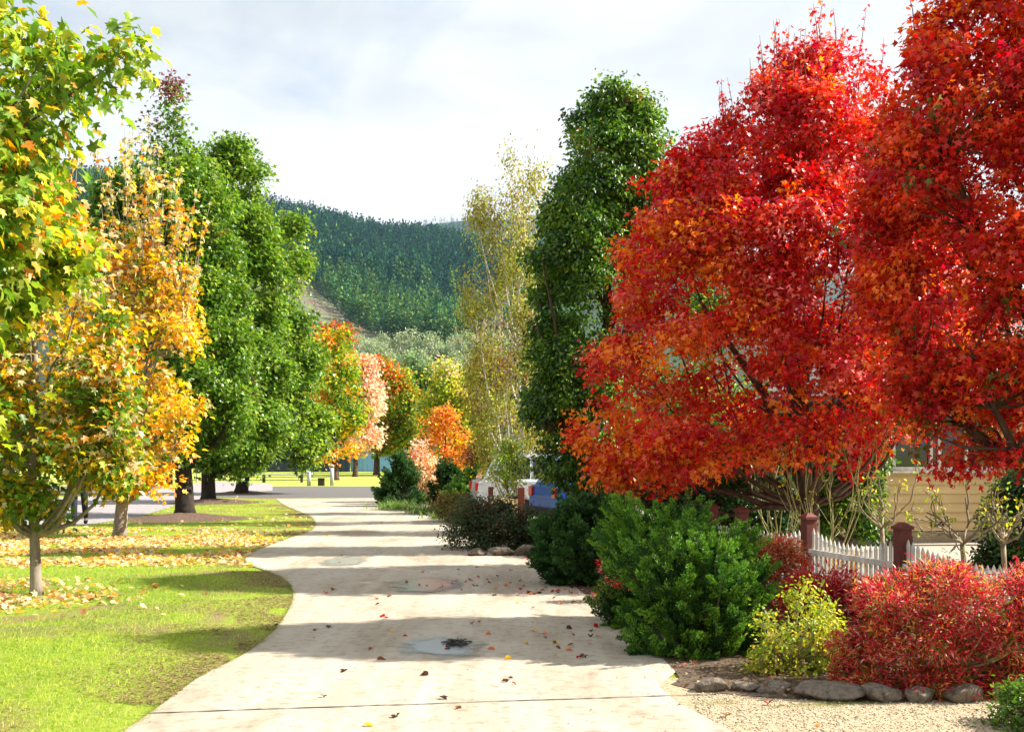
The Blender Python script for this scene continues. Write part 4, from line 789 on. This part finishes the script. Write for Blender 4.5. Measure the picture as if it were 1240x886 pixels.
# ---------------------------------------------------------------- background furniture
def bollard(px, py, label, h=1.02):
    x, y, _ = G(px, py); b = thing('bollard', label, 'bollard', (x, y, 0), 'grey timber bollards beside the road')
    MB().tube([(0, 0, 0), (0, 0, .86)], .095, 14).build('post', surf('grey_timber', (.34, .36, .38), (.52, .54, .56), 6), b, True)
    MB().tube([(0, 0, .862), (0, 0, .93)], .088, 14).build('band', M['dark_wood'], b, True); MB().tube([(0, 0, .932), (0, 0, 1.0), (0, 0, h)], [.095, .09, .05], 14).build('cap', M['white_paint'], b, True)
bollard(402, 588, 'round grey bollard standing clear on the grass beside the brown box'); bollard(374, 588, 'round grey bollard with a dark post behind it')
x, y, _ = G(389, 588)
c = thing('utility_box', 'small dark brown service box between the two bollards', 'box', (x, y, 0)); MB().box((0, 0, .17), (.30, .26, .34), 0, .95).build('box_body', M['dark_wood'], c, bevel=.01); MB().box((0, 0, .355), (.34, .3, .03)).build('lid', M['dark_wood'], c, bevel=.005)
# corrugated fences far away
def corrugated(name, label, pxa, pxb, Y, h, mat, cat='fence'):
    xa, xb = X_at(pxa, Y), X_at(pxb, Y); n = int((xb - xa) / .1); r = thing(name, label, cat, (xa, Y, 0)); V = []; T = []
    for k in range(n + 1):
        o = .03 * (1 if k % 4 < 2 else -1)
        for z in (0.02, h): V.append((k * (xb - xa) / n, o, z))
    for k in range(n): T.append((2 * k, 2 * k + 2, 2 * k + 3, 2 * k + 1))
    link('sheeting', np_mesh('sheeting', V, T), mat, r)
    MB().box(((xb - xa) / 2, 0, h + .03), (xb - xa, .12, .06)).build('top_rail', mat, r)
    k = 0
    while k * 2.4 < xb - xa: MB().box((k * 2.4, .1, h / 2), (.08, .08, h)).build('post', mat, r); k += 1
corrugated('corrugated_fence', 'dark navy corrugated metal fence beyond the bollards', 300, 424, 90, 2.3, plain('navy_sheet', (.018, .035, .085), .5))
corrugated('corrugated_fence', 'light blue corrugated metal fence behind the salmon pink tree', 425, 475, 91, 2.2, plain('sky_blue_sheet', (.20, .42, .90), .5))
corrugated('corrugated_fence', 'pale green grey corrugated fence at the end of the blue one', 476, 640, 92, 2.3, plain('grey_green_sheet', (.30, .40, .38), .5))
x, y, _ = G(466, 571); c = thing('litter_bin', 'small red bin on the grass in front of the blue fence', 'bin', (x, y, 0)); MB().tube([(0, 0, 0), (0, 0, .9)], [.2, .24], 14).build('bin_body', plain('red_bin', (.6, .05, .03), .5), c, True); MB().tube([(0, 0, .9), (0, 0, 1.0)], [.26, .2], 14).build('lid', M['dark_wood'], c, True)
# slender pale posts on the far grass
for px, py, lab in ((384, 571, 'pale slim timber post before the navy fence behind the near bollard'), (418, 569, 'white slim timber post at the join of navy and blue fences')):
    x, y, _ = G(px, py); c = thing('timber_post', lab, 'post', (x, y, 0)); MB().tube([(0, 0, 0), (0, 0, 2.2)], [.14, .11], 10).build('pole', M['bark_pale'], c, True); MB().tube([(0, 0, 2.2), (0, 0, 2.26)], [.13, .06], 10).build('cap', M['bark_pale'], c, True)
# park bench behind the near slim trunk
x, y, _ = G(36, 638); c = thing('park_bench', 'dark low park bench on the pale footpath behind the slim near trunk', 'bench', (x, y, 0), rz=1.2)
for s in (-.7, .7): MB().box((s, 0, .2), (.07, .4, .4)).build('leg', M['dark_wood'], c, bevel=.005)
mb = MB(); [mb.box((0, -.16 + .11 * k, .43), (1.7, .09, .04)) for k in range(4)]; mb.build('seat', M['dark_wood'], c)
mb = MB(); [mb.box((0, .24 + .02 * k, .6 + .12 * k), (1.7, .035, .09)) for k in range(3)]; mb.build('backrest', M['dark_wood'], c)
# picnic shelter and table on the left, play frame
x, y, _ = G(190, 586); steel = M['white_paint']
c = thing('picnic_shelter', 'open shelter on slim white posts beyond the footpath', 'shelter', (x, y, 0))
for sx in (-1.9, -.3, 1.3):
    for sy in (0, 2.6): MB().box((sx, sy, 1.2), (.09, .09, 2.4)).build('post', steel, c)
mb = MB(); mb.v += [(-2.5, -.6, 2.4), (1.9, -.6, 2.4), (1.9, 3.2, 2.4), (-2.5, 3.2, 2.4), (-2.5, 1.3, 3.1), (1.9, 1.3, 3.1)]; mb.f += [(0, 1, 5, 4), (2, 3, 4, 5), (1, 2, 5), (3, 0, 4), (0, 3, 2, 1)]; mb.build('roof', M['chrome'], c)
MB().box((-.4, 0, .75), (1.6, .05, .05)).build('rail', plain('red_rail', (.6, .03, .03), .4), c)
x, y, _ = G(172, 583); c = thing('picnic_table', 'dark picnic table with bench seats under the white posted shelter', 'table', (x, y + 1, 0))
MB().box((0, 0, .74), (1.8, .75, .05)).build('tabletop', M['dark_wood'], c, bevel=.005)
for s in (-.62, .62): MB().box((0, s, .44), (1.8, .26, .045)).build('seat', M['dark_wood'], c, bevel=.005)
for s in (-.6, .6):
    mb = MB(); mb.box((s, 0, .36), (.07, .6, .7)); mb.box((s, 0, .38), (.06, 1.3, .06)); mb.build('leg', M['dark_wood'], c)
x, y, _ = G(205, 588); c = thing('timber_post', 'thick brown and grey post pair beside the shelter, left of the nearest dark trunk', 'post', (x, y, 0)); MB().tube([(0, 0, 0), (0, 0, 2.6)], .16, 10).build('pole', M['bark_brown'], c, True); MB().tube([(.42, 0, 0), (.42, 0, 2.6)], .1, 10).build('grey_pole', M['bark_grey'], c, True)
x, y, _ = G(331, 584); c = thing('park_bench', 'low pale seat on the grass under the drooping green boughs', 'bench', (x, y, 0)); MB().box((.5, 0, .42), (2.6, .4, .06)).build('seat', M['bark_pale'], c, bevel=.005)
for s in (-.5, 1.5): MB().box((s, 0, .195), (.1, .34, .39)).build('leg', M['dark_wood'], c)

# ---------------------------------------------------------------- person walking on the footpath
def skin(name, verts, edges, radii, mat, parent, rootv=0, lvl=2):
    me = bpy.data.meshes.new(name); me.from_pydata(verts, edges, []); o = link(name, me, mat, parent)
    mod = o.modifiers.new('skin', 'SKIN'); sv = me.skin_vertices[0].data
    for i, r in enumerate(radii):
        r = r if hasattr(r, '__len__') else (r, r); sv[i].radius = r; sv[i].use_root = (i == rootv)
    mod.use_smooth_shade = True; s = o.modifiers.new('sub', 'SUBSURF'); s.levels = lvl; s.render_levels = lvl; return o
x, y, _ = G(96, 636)
P = thing('person', 'person in dark trousers and dark jacket walking on the pale footpath', 'person', (x, y, .01), rz=.25)
sk = plain('skin_tone', (.50, .30, .21), .55); navy = plain('dark_trousers', (.018, .022, .04), .8); jk = plain('dark_jacket', (.03, .03, .035), .85)
V = [(0, 0, .95), (0, -.01, 1.15), (0, 0, 1.36), (0, -.01, 1.47), (0, -.03, 1.55), (0, -.035, 1.66), (0, -.02, 1.73), (-.10, 0, .90), (-.10, -.09, .50), (-.09, -.16, .10), (-.09, -.26, .04), (.10, 0, .90), (.11, .03, .50), (.12, .2, .14), (.12, .12, .05),
     (-.19, 0, 1.40), (-.24, .06, 1.14), (-.24, .0, .90), (-.24, -.03, .82), (.19, 0, 1.40), (.24, -.05, 1.14), (.23, -.16, .92), (.23, -.19, .84)]
E = [(0, 1), (1, 2), (2, 3), (3, 4), (4, 5), (5, 6), (0, 7), (7, 8), (8, 9), (9, 10), (0, 11), (11, 12), (12, 13), (13, 14), (2, 15), (15, 16), (16, 17), (17, 18), (2, 19), (19, 20), (20, 21), (21, 22)]
Rr = [(.14, .10), (.13, .09), (.15, .10), .055, .075, .09, .06, .085, .06, .04, .035, .085, .06, .04, .035, .055, .042, .03, .028, .055, .042, .03, .028]
skin('body', V, E, Rr, sk, P)
skin('trousers', [V[i] for i in (0, 7, 8, 9, 11, 12, 13)], [(0, 1), (1, 2), (2, 3), (0, 4), (4, 5), (5, 6)], [(.155, .115), .10, .078, .066, .10, .078, .066], navy, P)
skin('jacket', [(0, 0, .9), V[1], V[2], (0, 0, 1.44), V[15], V[16], V[17], V[19], V[20], V[21]], [(0, 1), (1, 2), (2, 3), (2, 4), (4, 5), (5, 6), (2, 7), (7, 8), (8, 9)], [(.17, .13), (.16, .12), (.175, .125), .08, .075, .058, .046, .075, .058, .046], jk, P)
skin('hair', [(0, .0, 1.60), (0, .005, 1.68), (0, -.01, 1.76)], [(0, 1), (1, 2)], [.08, .10, .06], plain('brown_hair', (.05, .03, .02), .6), P)
for a, b, c_ in (((-.09, -.13, .07), (-.09, -.22, .05), (-.09, -.30, .04)), ((.12, .21, .11), (.12, .15, .06), (.12, .07, .04))): skin('shoe', [a, b, c_], [(0, 1), (1, 2)], [.055, .05, .035], M['black'], P)

# ---------------------------------------------------------------- grass blades, leaf litter, single fallen leaves
def lawn_mask(X, Y):
    P_ = np.stack([X, Y], 1); bad = inside(P_, path_poly) | inside(P_, side_poly) | inside(P_, road_poly)
    le = np.array(left_edge); xe = np.interp(Y, le[:, 1], le[:, 0]); return ~bad & (X < xe + 0.02)
g = np.random.default_rng(77); PX = []; 
for y0, y1, dens, h in ((5.8, 9.5, 3600, .032), (9.5, 14, 2200, .038), (14, 21, 900, .045), (21, 40, 260, .055)):
    xa, xb = X_at(-60, y1), -1.9; n = int((xb - xa) * (y1 - y0) * dens); X = g.uniform(xa, xb, n); Y = g.uniform(y0, y1, n); m = lawn_mask(X, Y) & (np.abs(X) < (700 * Y / F + .2)); X, Y = X[m], Y[m]
    le = np.array(left_edge); xe = np.interp(Y, le[:, 1], le[:, 0]); edge = np.clip((xe - X) / 1.3, 0, 1); nn = n3(np.stack([X, Y, X * 0], 1), 1.6, 5); fn_ = n3(np.stack([X, Y, X * 0], 1), 9, 25)
    bare = np.where(xe - X < wornw(Y) * (1 + .35 * fn_), .62 + .2 * fn_, 0) + (nn > 1.0) * .7 + .12; k = g.random(len(X)) > bare; PX.append((X[k], Y[k], np.full(k.sum(), h), edge[k], nn[k]))
X, Y, Hh, edge, nn = [np.concatenate([p[i] for p in PX]) for i in range(5)]; n = len(X); a = g.uniform(0, 6.3, n)
D = np.stack([np.cos(a) * .6, np.sin(a) * .6, g.uniform(.5, 1.3, n)], 1); Nn = np.stack([np.cos(a + .4), np.sin(a + .4), np.full(n, .6)], 1); fine = n3(np.stack([X, Y, X * 0], 1), 7, 9)
big = n3(np.stack([X, Y * .8, X * 0], 1), .9, 15)
C = tints([(.13, .27, .02), (.27, .42, .022), (.50, .56, .05), (.52, .45, .20)], np.stack([.6 + .4 * fine - .3 * big, 1 + .2 * fine, .8 - .3 * fine + .4 * (1 - edge) + .5 * big, .10 + .9 * (1 - edge) * (nn > -.3) + .25 * (big > .8)], 1), g) * g.lognormal(0, .2, n)[:, None]
lawn = link('lawn_grass', np_mesh('lawn_grass', *leaf_arrays(np.stack([X, Y, np.zeros(n)], 1), D, Nn, Hh * g.uniform(.5, 1.5, n), 'blade', np.clip(C, .01, .9))), M['grass']); tag(lawn, 'short bright green lawn grass with worn patches beside the path', 'grass', kind='stuff')
n = 60000; Y = g.uniform(5.8, 36, n) ; ye = np.interp(Y, le[:, 1], le[:, 0]); dd = g.exponential(.55, n) * (.25 + wornw(Y)); X = ye - dd; m = lawn_mask(X, Y) & (n3(np.stack([X, Y, X * 0], 1), 3.2, 8) > -.25); X, Y = X[m], Y[m]; n = len(X); a = g.uniform(0, 6.3, n)
o = link('dry_thatch', np_mesh('dry_thatch', *leaf_arrays(np.stack([X, Y, g.uniform(.006, .02, n)], 1), np.stack([np.cos(a), np.sin(a), g.normal(size=n) * .15], 1), np.stack([g.normal(size=n) * .3, g.normal(size=n) * .3, np.ones(n)], 1), g.uniform(.02, .055, n), 'lance', tints([(.30, .22, .11), (.44, .36, .18), (.20, .13, .07), (.34, .36, .10)], np.tile([1, 1, .6, .7], (n, 1)), g))), M['grass']); tag(o, 'dry straw and thatch on the worn lawn edge beside the path', 'dry grass', kind='stuff')
n = 9000; Y = g.uniform(5.8, 30, n); X = np.interp(Y, le[:, 1], le[:, 0]) + g.normal(size=n) * .02 - .01 + .02 * n3(np.stack([Y, Y * 0, Y * 0], 1), 4, 2); a = g.uniform(-1.2, 1.2, n)
o = link('edge_grass', np_mesh('edge_grass', *leaf_arrays(np.stack([X, Y, np.full(n, .004)], 1), np.stack([np.cos(a), np.sin(a), g.uniform(.3, 1.2, n)], 1), np.stack([-np.cos(a) * .3, np.sin(a), np.full(n, .9)], 1), g.uniform(.02, .06, n), 'blade', tints([(.16, .26, .03), (.36, .42, .06), (.44, .36, .18)], np.tile([1, 1, .7], (n, 1)), g))), M['grass']); tag(o, 'ragged grass creeping over the concrete edge', 'grass', kind='stuff')
# leaf litter carpet
LC = [(.80, .58, .08), (.74, .34, .06), CRM, (.80, .64, .38), (.32, .15, .06), PCH]
n = 17000; px = g.uniform(-60, 400, n); py = 640 + 48 * g.beta(1.6, 1.8, n); k = g.random(n) < np.interp(px, [-60, 150, 300, 400], [1, .9, .5, .15]); px, py = px[k], py[k]
n2 = 1500; px = np.concatenate([px, g.normal(20, 60, n2), g.uniform(120, 420, 500)]); py = np.concatenate([py, g.normal(722, 9, n2), g.uniform(596, 640, 500)])
Y = 2380 / (py - HY); X = (px - CX) * Y / F; m = lawn_mask(X, Y) & (n3(np.stack([X, Y * .6, X * 0], 1), 2.4, 31) + g.normal(size=len(X)) * .4 > -.35); X, Y = X[m], Y[m]; n = len(X); a = g.uniform(0, 6.3, n)
A = leaf_arrays(np.stack([X, Y, g.uniform(.02, .05, n)], 1), np.stack([np.cos(a), np.sin(a), g.normal(size=n) * .4], 1), np.stack([g.normal(size=n) * .6, g.normal(size=n) * .6, np.ones(n)], 1), g.uniform(.045, .10, n), 'star', tints(LC, np.tile([.9, 1.0, .9, 1.0, .7, .5], (n, 1)), g) * g.lognormal(0, .15, n)[:, None])
o = link('leaf_litter', np_mesh('leaf_litter', *A), M['leaf_thin']); tag(o, 'carpet of fallen yellow, orange and cream leaves across the lawn', 'leaf litter', kind='stuff')
# fine litter and twigs on the soil of the bed
n = 26000; X = g.uniform(-2.6, 4.6, n); Y = g.uniform(7.6, 30, n); m = inside(np.stack([X, Y], 1), bed); X, Y = X[m], Y[m]; n = len(X); a = g.uniform(0, 6.3, n)
A = leaf_arrays(np.stack([X, Y, g.uniform(.025, .05, n)], 1), np.stack([np.cos(a), np.sin(a), g.normal(size=n) * .3], 1), np.stack([g.normal(size=n) * .5, g.normal(size=n) * .5, np.ones(n)], 1), g.uniform(.02, .06, n), 'diamond', tints([(.16, .09, .05), (.3, .2, .1), (.35, .06, .03), (.4, .3, .16)], np.tile([1, .8, .3, .5], (n, 1)), g))
o = link('bed_litter', np_mesh('bed_litter', *A), M['leaf']); tag(o, 'brown and rust leaf litter over the soil of the garden bed', 'leaf litter', kind='stuff')
# pebbles on the gravel verge
n = 16000; X = g.uniform(1.2, 4.6, n); Y = g.uniform(6.2, 8.2, n); P_ = np.stack([X, Y], 1); m = ~inside(P_, path_poly) & ~inside(P_, bed); X, Y = X[m], Y[m]; n = len(X); s = g.uniform(.003, .009, n)
oct_ = np.array([(1, 0, 0), (-1, 0, 0), (0, 1, 0), (0, -1, 0), (0, 0, .7), (0, 0, -.7)]); ft = np.array([(0, 2, 4), (2, 1, 4), (1, 3, 4), (3, 0, 4), (2, 0, 5), (1, 2, 5), (3, 1, 5), (0, 3, 5)])
V = (np.stack([X, Y, .008 + s * .4], 1)[:, None] + oct_[None] * s[:, None, None] * g.uniform(.7, 1.3, (n, 1, 3))).reshape(-1, 3); T = (ft[None] + (np.arange(n) * 6)[:, None, None]).reshape(-1, 3)
pc = tints([(.45, .36, .24), (.6, .52, .38), (.25, .19, .12)], np.tile([1, .8, .6], (n, 1)), g)
o = link('loose_gravel', np_mesh('loose_gravel', V, T, np.repeat(pc, 6, 0)), M['pine']); tag(o, 'loose beige gravel on the verge by the edging stones', 'gravel', kind='stuff')
n = 9000; X, Y = G(930, 853)[0] + g.normal(size=n) * .28, G(930, 853)[1] + g.normal(size=n) * .06; a = g.uniform(0, 6.3, n); X = np.where(n3(np.stack([X, Y, X * 0], 1), 14, 3) > -.2, X, X + .5)
o = link('verge_moss', np_mesh('verge_moss', *leaf_arrays(np.stack([X, Y, np.full(n, .006)], 1), np.stack([np.cos(a), np.sin(a), g.uniform(.4, 1, n)], 1), np.stack([np.cos(a + 1), np.sin(a + 1), np.full(n, .6)], 1), g.uniform(.008, .02, n), 'blade', tints([(.16, .22, .03), (.28, .30, .06)], np.ones((n, 2)), g))), M['grass']); tag(o, 'low mossy grass creeping over the gravel below the stones', 'moss', kind='stuff')
n = 16000; X = g.uniform(-4.5, 1.4, n); Y = g.uniform(6.3, 30, n); re_ = np.array(right_edge)[::-1]; dr = np.interp(Y, re_[:, 1], re_[:, 0]) - X; m = inside(np.stack([X, Y], 1), path_poly) & (g.random(n) < np.where(dr < 1.2, np.exp(-dr * 3.0), 0) * .8 + .035); X, Y = X[m], Y[m]; n = len(X); a = g.uniform(0, 6.3, n)
o = link('path_debris', np_mesh('path_debris', *leaf_arrays(np.stack([X, Y, np.full(n, .018)], 1), np.stack([np.cos(a), np.sin(a), a * 0 + .1], 1), np.stack([g.normal(size=n) * .3, g.normal(size=n) * .3, np.ones(n)], 1), g.uniform(.006, .026, n), 'diamond', tints([(.08, .05, .03), (.2, .12, .06), (.3, .06, .03)], np.tile([1, .8, .2], (n, 1)), g))), M['leaf']); tag(o, 'tiny dry bits and grit strewn over the concrete path', 'debris', kind='stuff')
# dark wet debris in the near puddle
x, y, _ = G(553, 782); g = np.random.default_rng(5); n = 260; P_ = np.stack([x + g.normal(size=n) * .05, y + g.normal(size=n) * .10, np.full(n, .027) + g.random(n) * .012], 1); a = g.uniform(0, 6.3, n)
o = link('wet_leaf_clump', np_mesh('wet_leaf_clump', *leaf_arrays(P_, np.stack([np.cos(a), np.sin(a), a * 0], 1), np.stack([g.normal(size=n) * .3, g.normal(size=n) * .3, np.ones(n)], 1), g.uniform(.02, .05, n), 'oval', np.tile([(.05, .045, .035)], (n, 1)))), M['leaf']); tag(o, 'dark clump of sodden leaves lying in the nearest puddle', 'leaf clump')
# single leaves
lm = {}
kinds = [('scarlet', (.55, .03, .03)), ('rust brown', (.28, .10, .04)), ('golden yellow', (.80, .50, .05)), ('orange', (.80, .25, .04)), ('pale pink', (.72, .42, .42)), ('dark brown', (.07, .035, .025))]
for nme, c_ in kinds:
    V0, T0 = LEAF['star']; V1 = V0.copy(); V1[:, 2] = V0[:, 2] * 1.4 + .16 * np.abs(V0[:, 0]) + .05; V1[:, 1] -= .45
    lm[nme] = np_mesh('fallen_leaf', V1, T0, np.tile([c_], (len(V0), 1)))
    lm[nme].materials.append(M['leaf'])
spots = [(468, 750, 0), (463, 748, 0), (541, 788, 0), (700, 798, 0), (708, 797, 5), (612, 827, 5), (618, 824, 5), (447, 881, 2), (740, 765, 4), (748, 776, 4), (727, 773, 4), (457, 733, 5), (627, 731, 2), (716, 766, 5), (715, 772, 5), (556, 697, 1), (512, 694, 0), (508, 710, 0), (630, 715, 0), (627, 722, 4), (456, 632, 3), (462, 633, 3), (450, 634, 3), (392, 866 - 20, 1),
         (555, 860, 1), (930, 855, 0), (990, 883, 3), (880, 870, 1)]
g = np.random.default_rng(99)
for i in range(120):
    t = g.random(); px = 760 - abs(g.normal()) * 120; py = g.choice([g.uniform(695, 722), g.uniform(680, 800), g.uniform(625, 690)], p=[.5, .3, .2])
    spots.append((px - (722 - py) * .3 if py < 700 else px, py, int(g.choice([0, 1, 2, 3, 4, 5], p=[.2, .25, .12, .13, .1, .2]))))
for i in range(26): spots.append((g.uniform(320, 700), g.uniform(620, 880), int(g.choice([1, 2, 5]))))
for px, py, c_ in spots:
    x, y, _ = G(px, py); P_ = np.array([[x, y]])
    z = .026 if inside(P_, path_poly)[0] else .03
    nm = kinds[c_][0]; o = bpy.data.objects.new('fallen_leaf', lm[nm]); col.objects.link(o); s = g.uniform(.035, .07); o.scale = (s, s, s * g.uniform(.8, 2)); o.location = (x, y, z); o.rotation_euler = (g.normal() * .25, g.normal() * .25, g.uniform(0, 6.3))
    tag(o, f'single {nm} fallen leaf lying on the ground by the concrete path', 'fallen leaf', f'{nm} leaves scattered on the path')

# ---------------------------------------------------------------- haze
def haze():
    m, nt, N, L = new_mat('haze_air'); p = N.new('ShaderNodeVolumePrincipled'); p.inputs['Color'].default_value = (.45, .72, 1, 1); p.inputs['Density'].default_value = HAZE; p.inputs['Anisotropy'].default_value = .3
    o = N.new('ShaderNodeOutputMaterial'); L.new(p.outputs[0], o.inputs['Volume'])
    b = MB().box((0, 3300, 399), (12200, 7600, 802)).build('haze', m); tag(b, 'thin blue haze in the air over the valley', 'haze', kind='stuff')
HAZE = .00005
haze()

# ---------------------------------------------------------------- light, sky, camera
EL, AZ = math.radians(40), math.radians(4)      # sun to the right, slightly beyond the camera's side
sd = Vector((math.cos(EL) * math.cos(AZ), math.cos(EL) * math.sin(AZ), math.sin(EL)))
sl = bpy.data.lights.new('sun', 'SUN'); sl.energy = 5.0; sl.angle = math.radians(.55); sl.color = (1, .93, .82); so = bpy.data.objects.new('sun', sl); col.objects.link(so)
so.rotation_euler = sd.to_track_quat('Z', 'Y').to_euler(); so.location = (30, 5, 30)
w = bpy.data.worlds.new('World'); scn.world = w; w.use_nodes = True; nt = w.node_tree; N = nt.nodes; L = nt.links; N.clear()
sky = N.new('ShaderNodeTexSky'); sky.sky_type = 'NISHITA'; sky.sun_disc = False; sky.sun_elevation = EL; sky.sun_rotation = PI / 2 - AZ; sky.air_density = 1; sky.dust_density = 1.5
tc = N.new('ShaderNodeTexCoord'); mp = N.new('ShaderNodeMapping'); mp.inputs['Scale'].default_value = (1, 1, 2.6); mp.inputs['Location'].default_value = (.35, .2, .1); L.new(tc.outputs['Generated'], mp.inputs[0])
n1 = noise(N, L, 2.6, 9, .55, mp.outputs[0], .5); r1 = ramp(N, L, n1.outputs[0], [(.28, (.45, .45, .45)), (.44, (.98, .98, .98))])
n2 = noise(N, L, 3.4, 6, .5, mp.outputs[0], .3); r2 = ramp(N, L, n2.outputs[0], [(.36, (4.3, 4.45, 4.6)), (.56, (5.6, 5.65, 5.7))])
cm = mixc(N, L, r1.outputs[0], sky.outputs[0], r2.outputs[0])
bg = N.new('ShaderNodeBackground'); bg.inputs['Strength'].default_value = .08; L.new(cm, bg.inputs[0]); wo = N.new('ShaderNodeOutputWorld'); L.new(bg.outputs[0], wo.inputs[0])

cam = bpy.data.cameras.new('camera'); co = bpy.data.objects.new('camera', cam); col.objects.link(co); scn.camera = co
co.location = (0, 0, EYE); co.rotation_euler = (PI / 2, 0, 0); cam.sensor_width = 36; cam.lens = 36 * F / 1240; cam.shift_y = (HY - 443) / 1240; cam.clip_end = 12000; cam.clip_start = .05
scn.view_settings.view_transform = 'Standard'; scn.view_settings.look = 'None'; scn.view_settings.exposure = 1.32; scn.view_settings.gamma = 1
c = scn.cycles; c.use_denoising = True
try: c.denoiser = 'OPENIMAGEDENOISE'
except Exception: pass
c.max_bounces = 5; c.diffuse_bounces = 2; c.glossy_bounces = 2; c.transmission_bounces = 3; c.transparent_max_bounces = 4; c.volume_bounces = 0; c.caustics_reflective = False; c.caustics_refractive = False; c.sample_clamp_indirect = 6
